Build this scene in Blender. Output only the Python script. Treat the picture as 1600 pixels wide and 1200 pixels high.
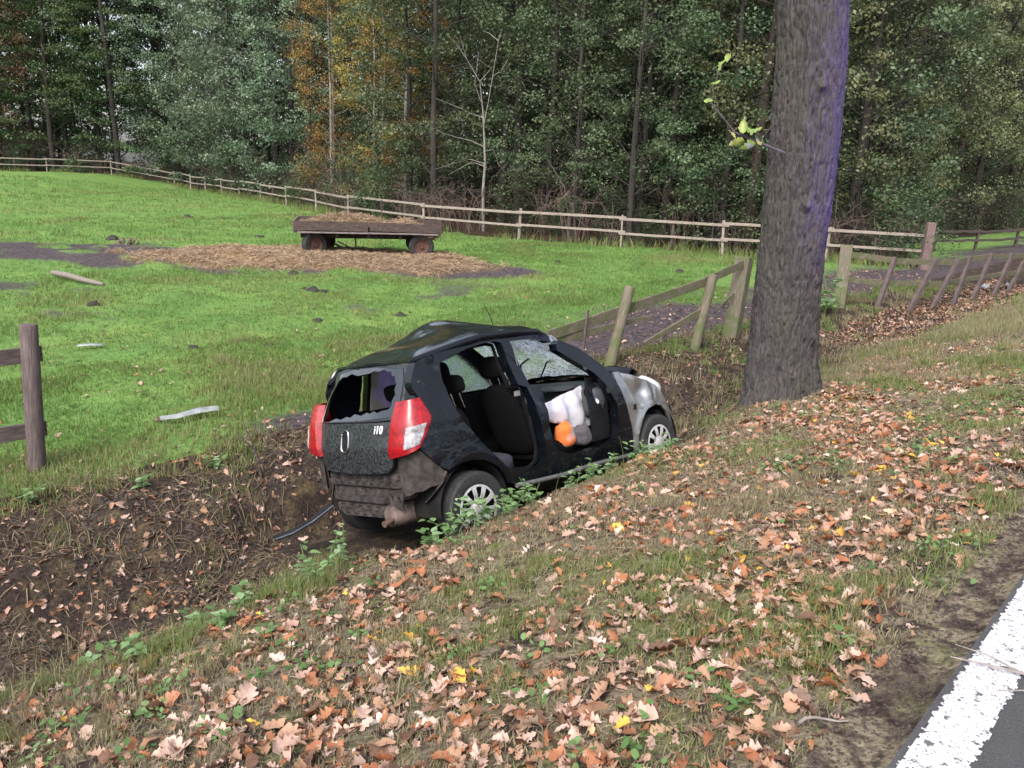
import bpy, bmesh, math, random
import numpy as np
from mathutils import Matrix, Vector
from mathutils.geometry import delaunay_2d_cdt
for o in list(bpy.data.objects): bpy.data.objects.remove(o)
random.seed(7); RNG = np.random.default_rng(7)
SC = bpy.context.scene; COL = SC.collection
PI = math.pi

# ------------------------------------------------------------------ camera, sky, sun, exposure
cam = bpy.data.cameras.new('camera'); camo = bpy.data.objects.new('camera', cam); COL.objects.link(camo)
cam.sensor_width = 36.0; cam.lens = 36.0 * 1250 / 1600; cam.clip_start = .05; cam.clip_end = 600
_p, _r = math.radians(15.207), math.radians(2.0)
_f = Vector((0, math.cos(_p), -math.sin(_p))); _u = Vector((0, math.sin(_p), math.cos(_p))); _x = Vector((1, 0, 0))
_cu = _u * math.cos(_r) - _x * math.sin(_r); _cr = _x * math.cos(_r) + _u * math.sin(_r)
M = Matrix((( _cr.x, _cu.x, -_f.x, 0), (_cr.y, _cu.y, -_f.y, 0), (_cr.z, _cu.z, -_f.z, 2.7), (0, 0, 0, 1)))
camo.matrix_world = M
SC.camera = camo

SUN_EL, SUN_AZ = math.radians(48), math.radians(200)      # azimuth the light comes from, clockwise from +Y
W = bpy.data.worlds.new('World'); SC.world = W; W.use_nodes = True
nt = W.node_tree; nt.nodes.clear()
sky = nt.nodes.new('ShaderNodeTexSky'); sky.sky_type = 'NISHITA'; sky.sun_disc = False
sky.sun_elevation = SUN_EL; sky.sun_rotation = SUN_AZ; sky.air_density = 1.0; sky.dust_density = 3.0; sky.ozone_density = 1.0
hs = nt.nodes.new('ShaderNodeHueSaturation'); hs.inputs['Saturation'].default_value = .42
bg = nt.nodes.new('ShaderNodeBackground'); bg.inputs['Strength'].default_value = .15
wo = nt.nodes.new('ShaderNodeOutputWorld')
nt.links.new(sky.outputs[0], hs.inputs['Color']); nt.links.new(hs.outputs[0], bg.inputs['Color']); nt.links.new(bg.outputs[0], wo.inputs[0])
sl = bpy.data.lights.new('sun', 'SUN'); sl.energy = 1.3; sl.angle = math.radians(22); sl.color = (1, .96, .93)
so = bpy.data.objects.new('sun', sl); COL.objects.link(so)
_sd = Vector((math.sin(SUN_AZ) * math.cos(SUN_EL), math.cos(SUN_AZ) * math.cos(SUN_EL), math.sin(SUN_EL)))
so.rotation_euler = _sd.to_track_quat('Z', 'Y').to_euler(); so.location = (0, -5, 30)
# blue rotating beacon of a vehicle standing on the road to the right: its light falls on the trunk
bl = bpy.data.lights.new('blue_beacon', 'SPOT'); bl.energy = 1350; bl.color = (.20, .09, 1.0); bl.spot_size = math.radians(36); bl.spot_blend = .6; bl.shadow_soft_size = .35
bo = bpy.data.objects.new('blue_beacon', bl); COL.objects.link(bo)
bo.location = (8.2, 5.6, 2.6); bo.rotation_euler = (Vector((8.2, 5.6, 2.6)) - Vector((2.9, 8.6, 3.5))).to_track_quat('Z', 'Y').to_euler()
b2 = bpy.data.lights.new('blue_beacon', 'SPOT'); b2.energy = 520; b2.color = (.12, .10, 1.0); b2.spot_size = math.radians(8); b2.spot_blend = .8; b2.shadow_soft_size = .12
b2o = bpy.data.objects.new('blue_beacon', b2); COL.objects.link(b2o); b2o.location = (8.2, 5.6, 2.6); b2o.rotation_euler = (Vector((8.2, 5.6, 2.6)) - Vector((.52, 6.80, 1.12))).to_track_quat('Z', 'Y').to_euler()
SC.view_settings.view_transform = 'Standard'; SC.view_settings.look = 'None'; SC.view_settings.gamma = 1
SC.view_settings.use_curve_mapping = False; SC.view_settings.exposure = 1.27
SC.cycles.max_bounces = 8; SC.cycles.transparent_max_bounces = 12
SC.cycles.use_denoising = True

# ------------------------------------------------------------------ noise
def _h(ix, iy, iz, seed):
    h = (ix.astype(np.int64) * 374761393 + iy.astype(np.int64) * 668265263 + iz.astype(np.int64) * 2147483647 + seed * 1274126177) & 0xffffffff
    h = ((h ^ (h >> 13)) * 1274126177) & 0xffffffff
    return ((h ^ (h >> 16)) & 0xffff) / 65535.0
def vnoise(x, y, z=None, seed=0):
    x = np.asarray(x, float); y = np.asarray(y, float); z = np.zeros_like(x) if z is None else np.asarray(z, float)
    ix, iy, iz = np.floor(x), np.floor(y), np.floor(z); fx, fy, fz = x - ix, y - iy, z - iz
    fx, fy, fz = [f * f * (3 - 2 * f) for f in (fx, fy, fz)]
    r = 0
    for a in (0, 1):
        for b in (0, 1):
            for c in (0, 1):
                r = r + _h(ix + a, iy + b, iz + c, seed) * (fx if a else 1 - fx) * (fy if b else 1 - fy) * (fz if c else 1 - fz)
    return r
def fbm(x, y, z=None, oct=4, seed=0):
    r, a, s = 0, 1, 0
    x = np.asarray(x, float); y = np.asarray(y, float)
    for k in range(oct):
        r = r + a * vnoise(x * 2 ** k, y * 2 ** k, None if z is None else np.asarray(z, float) * 2 ** k, seed + k); s += a; a *= .5
    return r / s
def sstep(a, b, v):
    t = np.clip((np.asarray(v, float) - a) / (b - a), 0, 1); return t * t * (3 - 2 * t)

# ------------------------------------------------------------------ mesh helpers
def mesh_obj(name, V, F, mat=None, parent=None, attrs=None, smooth=False, mesh_only=False):
    """V (N,3); F an (M,k) int array or a list of such arrays / tuples."""
    V = np.asarray(V, np.float32)
    me = bpy.data.meshes.new(name)
    Fs = [F] if isinstance(F, np.ndarray) else ([np.asarray(f) for f in F] if len(F) and isinstance(F[0], np.ndarray) and np.asarray(F[0]).ndim == 2 else None)
    if Fs is None:
        me.from_pydata(V.tolist(), [], [tuple(int(i) for i in f) for f in F])
    else:
        Fs = [f for f in Fs if len(f)]
        me.vertices.add(len(V)); me.vertices.foreach_set('co', V.ravel())
        nl = sum(f.size for f in Fs); npoly = sum(len(f) for f in Fs)
        me.loops.add(nl); me.polygons.add(npoly)
        me.loops.foreach_set('vertex_index', np.concatenate([f.ravel() for f in Fs]).astype(np.int32))
        tot = np.concatenate([np.full(len(f), f.shape[1]) for f in Fs]); st = np.concatenate([[0], np.cumsum(tot)[:-1]])
        me.polygons.foreach_set('loop_start', st.astype(np.int32))
        me.update(calc_edges=True); me.validate()
    for k, v in (attrs or {}).items():
        a = me.attributes.new(k, 'FLOAT', 'POINT'); a.data.foreach_set('value', np.asarray(v, np.float32))
    if smooth is True: me.shade_smooth()
    if mat is not None: me.materials.append(mat)
    if mesh_only: return me
    return link(name, me, parent)
def link(name, me, parent=None):
    o = bpy.data.objects.new(name, me); COL.objects.link(o)
    if parent is not None: o.parent = parent
    return o
def tag(o, label=None, cat=None, group=None, kind=None):
    for k, v in (('label', label), ('category', cat), ('group', group), ('kind', kind)):
        if v: o[k] = v
    return o
def thing(name, label, cat, loc=(0, 0, 0), rz=0, group=None):
    o = bpy.data.objects.new(name, None); COL.objects.link(o); o.empty_display_size = .2
    o.location = loc; o.rotation_euler = (0, 0, rz); return tag(o, label, cat, group)
class MB:
    """collects pieces of geometry for one mesh"""
    def __init__(s): s.V = []; s.F = []; s.n = 0
    def add(s, V, F):
        V = np.asarray(V, float).reshape(-1, 3); s.V.append(V)
        for f in F: s.F.append(tuple(int(i) + s.n for i in f))
        s.n += len(V); return s
    def box(s, c, d, R=None, jit=0):
        v = np.array([[x, y, z] for x in (-.5, .5) for y in (-.5, .5) for z in (-.5, .5)]) * np.array(d)
        if jit: v = v + RNG.normal(0, jit, v.shape)
        if R is not None: v = v @ np.array(R).T
        return s.add(v + np.array(c), [(0, 1, 3, 2), (4, 6, 7, 5), (0, 4, 5, 1), (2, 3, 7, 6), (0, 2, 6, 4), (1, 5, 7, 3)])
    def tube(s, pts, rad, n=8, cap=True):
        pts = np.asarray(pts, float); rad = np.broadcast_to(np.asarray(rad, float), (len(pts),))
        T = np.gradient(pts, axis=0); T /= np.linalg.norm(T, axis=1)[:, None] + 1e-9
        a = np.array([0, 0, 1.]) if abs(T[0, 2]) < .9 else np.array([1., 0, 0])
        U = np.cross(T, a); U /= np.linalg.norm(U, axis=1)[:, None] + 1e-9; Wv = np.cross(T, U)
        th = np.arange(n) * 2 * PI / n
        V = pts[:, None] + rad[:, None, None] * (np.cos(th)[None, :, None] * U[:, None] + np.sin(th)[None, :, None] * Wv[:, None])
        F = []
        for i in range(len(pts) - 1):
            for j in range(n): F.append((i * n + j, i * n + (j + 1) % n, (i + 1) * n + (j + 1) % n, (i + 1) * n + j))
        if cap: F.append(tuple(range(n))[::-1]); F.append(tuple((len(pts) - 1) * n + j for j in range(n)))
        return s.add(V, F)
    def lathe(s, prof, n=32, axis='Y', c=(0, 0, 0)):
        prof = np.asarray(prof, float); th = np.arange(n) * 2 * PI / n
        V = np.zeros((len(prof), n, 3)); r, h = prof[:, 0][:, None], prof[:, 1][:, None]
        if axis == 'Y': V[..., 0] = r * np.cos(th); V[..., 1] = h; V[..., 2] = r * np.sin(th)
        elif axis == 'X': V[..., 1] = r * np.cos(th); V[..., 0] = h; V[..., 2] = r * np.sin(th)
        else: V[..., 0] = r * np.cos(th); V[..., 2] = h; V[..., 1] = r * np.sin(th)
        F = [(i * n + j, i * n + (j + 1) % n, (i + 1) * n + (j + 1) % n, (i + 1) * n + j) for i in range(len(prof) - 1) for j in range(n)]
        return s.add(V + np.array(c), F)
    def grid(s, P, flip=False):
        P = np.asarray(P, float); a, b = P.shape[:2]
        F = [(i * b + j, i * b + j + 1, (i + 1) * b + j + 1, (i + 1) * b + j) for i in range(a - 1) for j in range(b - 1)]
        if flip: F = [f[::-1] for f in F]
        return s.add(P, F)
    def build(s, name, mat, parent=None, smooth=False, bevel=0, auto=None):
        me = bpy.data.meshes.new(name); me.from_pydata(np.concatenate(s.V).tolist(), [], s.F); me.validate()
        bm = bmesh.new(); bm.from_mesh(me); bmesh.ops.recalc_face_normals(bm, faces=bm.faces)
        if bevel:
            bmesh.ops.bevel(bm, geom=[e for e in bm.edges if e.is_manifold and e.calc_face_angle(0) > .6], offset=bevel, segments=2, profile=.7, affect='EDGES', clamp_overlap=True)
        if smooth:
            for f in bm.faces: f.smooth = True
            lim = auto or .9
            for e in bm.edges:
                if e.is_manifold and e.calc_face_angle(0) > lim: e.smooth = False
        bm.to_mesh(me); bm.free()
        if mat is not None: me.materials.append(mat)
        return link(name, me, parent)
def rotz(a): c, s = math.cos(a), math.sin(a); return np.array([[c, -s, 0], [s, c, 0], [0, 0, 1.]])
def basis(a, b):
    """rotation whose X axis runs from a to b, Z as close to up as it can be"""
    x = np.asarray(b, float) - np.asarray(a, float); L = np.linalg.norm(x); x /= L
    y = np.cross([0, 0, 1], x); y /= np.linalg.norm(y) + 1e-9; z = np.cross(x, y)
    return np.stack([x, y, z], 1), L

# ------------------------------------------------------------------ materials
def new_mat(name):
    m = bpy.data.materials.new(name); m.use_nodes = True; t = m.node_tree; t.nodes.clear()
    out = t.nodes.new('ShaderNodeOutputMaterial'); b = t.nodes.new('ShaderNodeBsdfPrincipled'); t.links.new(b.outputs[0], out.inputs[0])
    return m, t, b, out
def ramp(t, fac, cols, pos=None, interp='LINEAR'):
    r = t.nodes.new('ShaderNodeValToRGB'); r.color_ramp.interpolation = interp; e = r.color_ramp.elements
    pos = pos or [i / max(1, len(cols) - 1) for i in range(len(cols))]
    while len(e) < len(cols): e.new(.5)
    for k, (c, p) in enumerate(zip(cols, pos)): e[k].position = p; e[k].color = (*c, 1)
    t.links.new(fac, r.inputs[0]); return r.outputs[0]
def coords(t, scale=(1, 1, 1), kind='Object'):
    tc = t.nodes.new('ShaderNodeTexCoord'); mp = t.nodes.new('ShaderNodeMapping'); mp.inputs['Scale'].default_value = scale
    t.links.new(tc.outputs[kind], mp.inputs[0]); return mp.outputs[0]
def noise(t, vec, scale, detail=4, rough=.55):
    n = t.nodes.new('ShaderNodeTexNoise'); n.inputs['Scale'].default_value = scale; n.inputs['Detail'].default_value = detail; n.inputs['Roughness'].default_value = rough
    t.links.new(vec, n.inputs['Vector']); return n.outputs['Fac']
def mixc(t, fac, a, b, mode='MIX'):
    n = t.nodes.new('ShaderNodeMix'); n.data_type = 'RGBA'; n.blend_type = mode
    for s, v in ((n.inputs[0], fac), (n.inputs[6], a), (n.inputs[7], b)):
        if hasattr(v, 'is_linked') or hasattr(v, 'links'): t.links.new(v, s)
        elif isinstance(v, (int, float)): s.default_value = v
        else: s.default_value = (*v, 1)
    return n.outputs[2]
def attr(t, name):
    a = t.nodes.new('ShaderNodeAttribute'); a.attribute_name = name; return a.outputs['Fac']
def bump(t, b, h, strength=.4, dist=.02):
    n = t.nodes.new('ShaderNodeBump'); n.inputs['Strength'].default_value = strength; n.inputs['Distance'].default_value = dist
    t.links.new(h, n.inputs['Height']); t.links.new(n.outputs[0], b.inputs['Normal'])
def math_(t, op, a, b=None):
    n = t.nodes.new('ShaderNodeMath'); n.operation = op
    for s, v in ((n.inputs[0], a), (n.inputs[1], b)):
        if v is None: continue
        if isinstance(v, (int, float)): s.default_value = v
        else: t.links.new(v, s)
    return n.outputs[0]
def nmat(name, cols, scale=4., rough=.7, metal=0., bmp=0., bscale=None, bdist=.01, stretch=(1, 1, 1), detail=5, spec=.5, pos=None, coat=0.):
    m, t, b, _ = new_mat(name); v = coords(t, stretch)
    c = ramp(t, noise(t, v, scale, detail), cols, pos or ([.3 + .4 * i / max(1, len(cols) - 1) for i in range(len(cols))]))
    t.links.new(c, b.inputs['Base Color']); b.inputs['Roughness'].default_value = rough; b.inputs['Metallic'].default_value = metal
    b.inputs['Specular IOR Level'].default_value = spec; b.inputs['Coat Weight'].default_value = coat
    if bmp: bump(t, b, noise(t, v, bscale or scale * 3, 6, .65), bmp, bdist)
    return m
def leafmat(name, cols, rough=.6, trans=.35, pos=None, attrname='rnd', spec=.3):
    m, t, b, out = new_mat(name); c = ramp(t, attr(t, attrname), cols, pos)
    t.links.new(c, b.inputs['Base Color']); b.inputs['Roughness'].default_value = rough; b.inputs['Specular IOR Level'].default_value = spec
    tr = t.nodes.new('ShaderNodeBsdfTranslucent'); t.links.new(c, tr.inputs[0])
    mx = t.nodes.new('ShaderNodeMixShader'); mx.inputs[0].default_value = trans
    t.links.new(b.outputs[0], mx.inputs[1]); t.links.new(tr.outputs[0], mx.inputs[2]); t.links.new(mx.outputs[0], out.inputs[0])
    return m

# ------------------------------------------------------------------ terrain (s along the road, t across it to the left)
SX, SY = math.sin(math.radians(43)), math.cos(math.radians(43))
def st2xy(s, t): return s * SX - t * SY, s * SY + t * SX
def xy2st(x, y): return x * SX + y * SY, -x * SY + y * SX
_T = [-60, .515, .58, .9, 2.2, 3.3, 3.75, 3.95, 4.4, 4.9, 5.45, 6.0, 6.5, 7.1, 400]
_Z = [1.05, 1.045, 1.01, .97, .66, .36, .22, .12, -.2, -.48, -.5, -.24, -.07, 0, 0]
_Zs = [1.05, 1.045, 1.01, .97, .66, .38, .27, .22, .1, -.02, -.05, -.02, -.02, 0, 0]      # where the ditch is almost filled
def ground(x, y, fine=True):
    x = np.asarray(x, float); y = np.asarray(y, float); s, t = xy2st(x, y)
    k = np.interp(s, [-50, 8.3, 10.5, 13, 15, 40], [0, 0, .75, 1, .55, .55])
    w = .12 * (fbm(s * .8, t * 0 + 3, oct=3, seed=5) - .5) * sstep(2.5, 4, t) * (1 - sstep(6.5, 8, t))
    tt = t + w * 2
    z = np.interp(tt, _T, _Z) * (1 - k) + np.interp(tt, _T, _Zs) * k
    # wreck presses a bed into the ditch
    zc = -.10 - (t - 3.9) * .268 - (s - 3.9) * .025
    m = sstep(3.66, 3.86, t) * (1 - sstep(5.75, 6.1, t)) * sstep(2.9, 3.25, s) * (1 - sstep(6.75, 7.15, s))
    z = z * (1 - m) + zc * m
    # oak stands on a small mound
    d = np.hypot(x - 2.97, y - 8.6); z = z + .10 * np.exp(-(d / .9) ** 2)
    # paddock rises at its far left corner
    z = z + .95 * sstep(-28, -36, x) * sstep(40, 62, y)
    if fine:
        off = sstep(.57, .9, t); dd = sstep(3.7, 4.3, t) * (1 - sstep(6.2, 7.2, t)) * (1 - m)
        z = z + off * (1 - .75 * m) * ((fbm(x * 2.3, y * 2.3, oct=4, seed=2) - .5) * .10 + (fbm(x * 11, y * 11, oct=2, seed=9) - .5) * .03)
        z = z + dd * (fbm(x * 3.2, y * 3.2, oct=4, seed=21) - .5) * .22
        z = z + sstep(7, 9, t) * (fbm(x * .5, y * .5, oct=4, seed=31) - .5) * .16
        z = z + hay_mask(x, y) * .12 * fbm(x * 1.4, y * 1.4, oct=3, seed=77) + np.exp(-(((x + 5.3) / 3.8) ** 2 + ((y - 21.9) / 1.0) ** 2)) * .14
    return z
def hay_mask(x, y):
    e = np.hypot((x + 5.6) / 5.0, (y - 22.4) / 2.9) + (fbm(x * .9, y * .9, oct=3, seed=40) - .5) * .5
    return 1 - sstep(.75, 1.05, e)
def mud_mask(x, y):
    s, t = xy2st(x, y)
    e1 = np.hypot((x + 10.2) / 6.6, (y - 21.9 - (x + 9.8) * -.14) / 2.5) + (fbm(x * .8, y * .8, oct=4, seed=41) - .5) * .9
    e2 = np.hypot((x + 1.8) / 2.6, (y - 21.0) / 1.6) + (fbm(x * .8, y * .8, oct=3, seed=45) - .5) * .6
    n = fbm(x * .9, y * .9, oct=4, seed=43)
    strip = sstep(6.75, 7.0, t) * (1 - sstep(8.4, 9.8, t + (n - .5) * 2.2)) * sstep(8.2, 9.2, s + (n - .5) * 2)
    spots = sstep(.66, .74, fbm(x * .75, y * .75, oct=4, seed=46)) * sstep(6.9, 7.6, t) * (1 - sstep(16, 22, y)) * .9
    wheel = np.exp(-(np.hypot(x + 1.9, y - 7.9) / .9) ** 2) * 1.1
    return np.clip(np.maximum.reduce([(1 - sstep(.8, 1.05, e1)) * sstep(.36, .45, n + .06), (1 - sstep(.8, 1.05, e2)), strip, spots, sstep(.35, .7, wheel)]), 0, 1)
# ------------------------------------------------------------------ ground sheets
FENCE = [(12.93, 25.63), (10.18, 26.56), (7.01, 27.49), (3.73, 28.98), (.05, 30.9), (-3.86, 33.21), (-8.06, 38.71), (-10.8, 43.66), (-13.65, 48.06), (-16.65, 52.82),
         (-19.41, 56.94), (-21.86, 60.4), (-24.36, 63.77), (-26.79, 67.01), (-29.85, 71.22), (-34.66, 70.01), (-38.97, 67.91), (-42.96, 65.8), (-47, 63.7)]
EDGE = [(62, 84), (33, 52), (16.5, 35), (13.2, 26.2)] + [(a + .3, b + .6) for a, b in FENCE[1:14]] + [(-29.7, 72.3), (-34.9, 71), (-43.3, 66.7), (-70, 53), (-140, 20)]
def beyond(x, y):
    """metres past the edge of the wood (positive inside the wood)"""
    x = np.asarray(x, float); y = np.asarray(y, float); best = np.full(x.shape, 1e9); sg = np.zeros(x.shape)
    for (ax, ay), (bx, by) in zip(EDGE[:-1], EDGE[1:]):
        dx, dy = bx - ax, by - ay; L = dx * dx + dy * dy
        u = np.clip(((x - ax) * dx + (y - ay) * dy) / L, 0, 1); d = np.hypot(x - ax - u * dx, y - ay - u * dy)
        c = -(dx * (y - ay) - dy * (x - ax)); m = d < best - 1e-9
        best = np.where(m, d, best); sg = np.where(m, np.sign(c), sg)
    return best * sg
def grow(a, b, d0, g):
    out = [a]; d = d0
    while out[-1] + d < b: out.append(out[-1] + d); d *= g
    return out + [b]
SS = np.array([-v for v in grow(1, 45, .08, 1.13)[::-1]][:-1] + list(np.arange(-1, 13, .07)) + grow(13, 150, .08, 1.03))
TT = [(np.array([-v for v in grow(0, 12, .3, 1.25)[::-1]] + [.3, .515]), "road"), (np.array(list(np.arange(.515, 3.8, .055)) + [3.8]), 'verge'),
      (np.array(list(np.arange(3.8, 7.0, .055)) + [7.0]), 'ditch'), (np.array(grow(7.0, 170, .06, 1.022)), 'pasture')]

def ground_mat(name, fn):
    m, t, b, out = new_mat(name); v = coords(t); b.inputs['Roughness'].default_value = .95; b.inputs['Specular IOR Level'].default_value = .15
    c, h = fn(t, v); t.links.new(c, b.inputs['Base Color'])
    if h is not None: bump(t, b, h, .8, .03)
    return m
def f_verge(t, v):
    n1, n2, n3 = noise(t, v, 2.2, 6, .6), noise(t, v, 38, 5, .7), noise(t, v, 9, 5, .6)
    soil = ramp(t, n2, [(.018, .012, .011), (.048, .033, .028), (.085, .062, .047)], [.3, .5, .7])
    that = ramp(t, n2, [(.085, .065, .042), (.215, .175, .12), (.33, .275, .205)], [.3, .5, .72])
    moss = ramp(t, n2, [(.04, .055, .016), (.10, .125, .036), (.17, .19, .065)], [.3, .5, .7])
    c = mixc(t, ramp(t, n1, [(0, 0, 0), (1, 1, 1)], [.48, .66]), that, moss)
    c = mixc(t, ramp(t, n3, [(1, 1, 1), (0, 0, 0)], [.42, .53]), c, soil)
    c = mixc(t, attr(t, 'bare'), c, soil); return c, n2
def f_ditch(t, v):
    n2, n3 = noise(t, v, 30, 6, .7), noise(t, v, 5, 5, .6)
    soil = ramp(t, n2, [(.012, .009, .008), (.038, .027, .023), (.075, .052, .04)], [.3, .5, .72])
    that = ramp(t, n2, [(.035, .026, .014), (.11, .082, .045), (.17, .13, .075)], [.3, .5, .7])
    return mixc(t, ramp(t, n3, [(0, 0, 0), (1, 1, 1)], [.5, .68]), soil, that), n2
def f_pasture(t, v):
    n1, n2, n3 = noise(t, v, .7, 5, .6), noise(t, v, 26, 6, .75), noise(t, v, 4.5, 5, .65)
    g1 = ramp(t, n2, [(.045, .095, .024), (.105, .20, .048), (.17, .29, .085)], [.3, .5, .7])
    g2 = ramp(t, n2, [(.06, .11, .028), (.15, .24, .058), (.235, .335, .105)], [.3, .5, .7])
    g = mixc(t, ramp(t, n1, [(0, 0, 0), (1, 1, 1)], [.4, .6]), g1, g2)
    g = mixc(t, ramp(t, n3, [(1, 1, 1), (0, 0, 0)], [.3, .44]), g, (.03, .045, .012))
    mud = ramp(t, noise(t, v, 11, 6, .75), [(.022, .017, .020), (.065, .052, .056), (.15, .12, .125)], [.32, .5, .7])
    hay = ramp(t, noise(t, v, 16, 6, .75), [(.10, .065, .03), (.28, .185, .095), (.42, .30, .17)], [.3, .5, .7])
    c = mixc(t, attr(t, 'mud'), g, mud); return mixc(t, attr(t, 'hay'), c, hay), n2
def f_forest(t, v):
    n2 = noise(t, v, 6, 6, .7); return ramp(t, n2, [(.015, .011, .008), (.045, .03, .018), (.09, .055, .03)], [.3, .5, .7]), n2
def f_road(t, v):
    n2, n1 = noise(t, v, 160, 3, .8), noise(t, v, 1.6, 4)
    c = ramp(t, n2, [(.075, .073, .08), (.13, .127, .135), (.20, .195, .20)], [.3, .5, .72])
    return mixc(t, .35, c, ramp(t, n1, [(.06, .058, .062), (.12, .115, .12)], [.35, .65])), n2
MG = {'road': ground_mat('asphalt', f_road), 'verge': ground_mat('verge_soil', f_verge), 'ditch': ground_mat('ditch_soil', f_ditch), 'pasture': ground_mat('pasture_turf', f_pasture), 'forest_floor': ground_mat('forest_litter', f_forest)}
GO = {}
for ts, nm in TT:
    S, T = np.meshgrid(SS, ts, indexing='ij'); X, Y = st2xy(S, T)
    Z = ground(X, Y); V = np.stack([X, Y, Z], -1).reshape(-1, 3); a, b = S.shape
    i, j = np.meshgrid(np.arange(a - 1), np.arange(b - 1), indexing='ij'); i = i.ravel(); j = j.ravel()
    F = np.stack([i * b + j, (i + 1) * b + j, (i + 1) * b + j + 1, i * b + j + 1], 1)
    at = {}
    if nm == 'pasture':
        at = {'mud': mud_mask(X, Y).ravel(), 'hay': hay_mask(X, Y).ravel()}
        cx, cy = V[F].mean(1)[:, 0], V[F].mean(1)[:, 1]; far = beyond(cx, cy) > 0
        for n2, FF in (('forest_floor', F[far]), ('pasture', F[~far])):
            GO[n2] = tag(mesh_obj(n2, V, FF, MG[n2], attrs=at, smooth=True), kind='structure')
            bm = bmesh.new(); bm.from_mesh(GO[n2].data); bmesh.ops.delete(bm, geom=[q for q in bm.verts if not q.link_faces], context='VERTS'); bm.to_mesh(GO[n2].data); bm.free()
        continue
    if nm == 'verge': at = {'bare': np.clip((1 - sstep(.62, 1.05, T + .42 + (fbm(X * 2.2, Y * 2.2, oct=4, seed=8) - .5) * 1.5)) * .9, 0, 1).ravel()}
    GO[nm] = tag(mesh_obj(nm, V, F, MG[nm], attrs=at, smooth=True), kind='structure')
# worn white edge line, thick agglomerate paint broken into lumps
m, t, b, _ = new_mat('road_paint'); v = coords(t)
wear = ramp(t, noise(t, v, 34, 4, .6), [(0, 0, 0), (1, 1, 1)], [.36, .40]); wear2 = ramp(t, noise(t, v, 110, 3, .6), [(0, 0, 0), (1, 1, 1)], [.36, .42])
pc = mixc(t, math_(t, 'MULTIPLY', wear, wear2), (.10, .095, .10), ramp(t, noise(t, v, 60, 5, .7), [(.42, .40, .42), (.70, .67, .70)], [.35, .6])); t.links.new(pc, b.inputs['Base Color']); b.inputs['Roughness'].default_value = .7; bump(t, b, noise(t, v, 90, 4), .6, .004)
ss = np.concatenate([np.arange(-3, 7, .008), np.arange(7, 40, .05)]); tt = np.linspace(.333, .500, 30)
S, T = np.meshgrid(ss, tt, indexing='ij'); X, Y = st2xy(S, T)
V = np.stack([X, Y, ground(X, Y) + .004], -1).reshape(-1, 3); a, b_ = S.shape
i, j = np.meshgrid(np.arange(a - 1), np.arange(b_ - 1), indexing='ij'); F = np.stack([i * b_ + j, (i + 1) * b_ + j, (i + 1) * b_ + j + 1, i * b_ + j + 1], -1).reshape(-1, 4)
C = V[F].mean(1); cs, ct = xy2st(C[:, 0], C[:, 1])
nn = fbm(cs * 26, ct * 55, oct=3, seed=60) ; ed = np.abs(ct - .4165) / .0815
keep = (ed < .93 + .25 * (fbm(cs * 60, ct * 0 + np.sign(ct - .4165), oct=2, seed=60) - .45))
tag(mesh_obj('road_edge_line', V, F[keep], m), kind='structure')

# ------------------------------------------------------------------ grass
GRASS = leafmat('grass_blade', [(.18, .135, .09), (.35, .285, .20), (.29, .265, .14), (.20, .225, .075), (.125, .225, .055), (.195, .315, .09)], .55, .4, [0, .2, .38, .52, .75, 1])
def blades(name, x, y, h, w, lean, rnd, parent=None, zoff=0):
    n = len(x); z = ground(x, y) - .006 + zoff; az = RNG.uniform(0, 2 * PI, n); la = RNG.uniform(0, 2 * PI, n); ln = lean * RNG.uniform(.2, 1, n)
    d = np.stack([np.cos(az), np.sin(az), np.zeros(n)], 1) * (w / 2)[:, None]
    l = np.stack([np.cos(la) * ln * h, np.sin(la) * ln * h, h * np.sqrt(np.clip(1 - ln ** 2 * .6, .1, 1))], 1); p = np.stack([x, y, z], 1)
    mid = p + l * np.array([.38, .38, .58]); tip = p + l
    V = np.stack([p - d, p + d, mid - d * .75, mid + d * .75, tip], 1).reshape(-1, 3); o = (np.arange(n) * 5)[:, None]
    F = np.stack([o + [0, 1, 3], o + [0, 3, 2], o + [2, 3, 4]], 1).reshape(-1, 3)
    ob = mesh_obj(name, V, F, GRASS, parent, attrs={'rnd': np.repeat(np.clip(rnd, 0, 1), 5)})
    return tag(ob, kind='stuff')
def scatter(n, s0, s1, t0, t1, dens):
    s = RNG.uniform(s0, s1, n); t = RNG.uniform(t0, t1, n); x, y = st2xy(s, t); k = RNG.uniform(0, 1, n) < dens(x, y, s, t); return x[k], y[k], s[k], t[k]
def inview(x, y, z=0, mrg=.2):
    d = np.stack([x, y, np.zeros_like(x) + z - 2.7], 1); R = np.array(M.to_3x3()); c = d @ R; zz = -c[:, 2]
    return (zz > .3) & (np.abs(c[:, 0] / np.maximum(zz, .1)) < .64 + mrg) & (np.abs(c[:, 1] / np.maximum(zz, .1)) < .48 + mrg + .1), zz
def clump(x, y, f, seed, lo=.4, hi=.6): return sstep(lo, hi, fbm(x * f, y * f, oct=4, seed=seed))
def car_zone(s, t): return (s > 3.2) & (s < 7.0) & (t > 3.95) & (t < 5.75)
X_, Y_, R_, H_, W_, L_ = [], [], [], [], [], []
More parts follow.
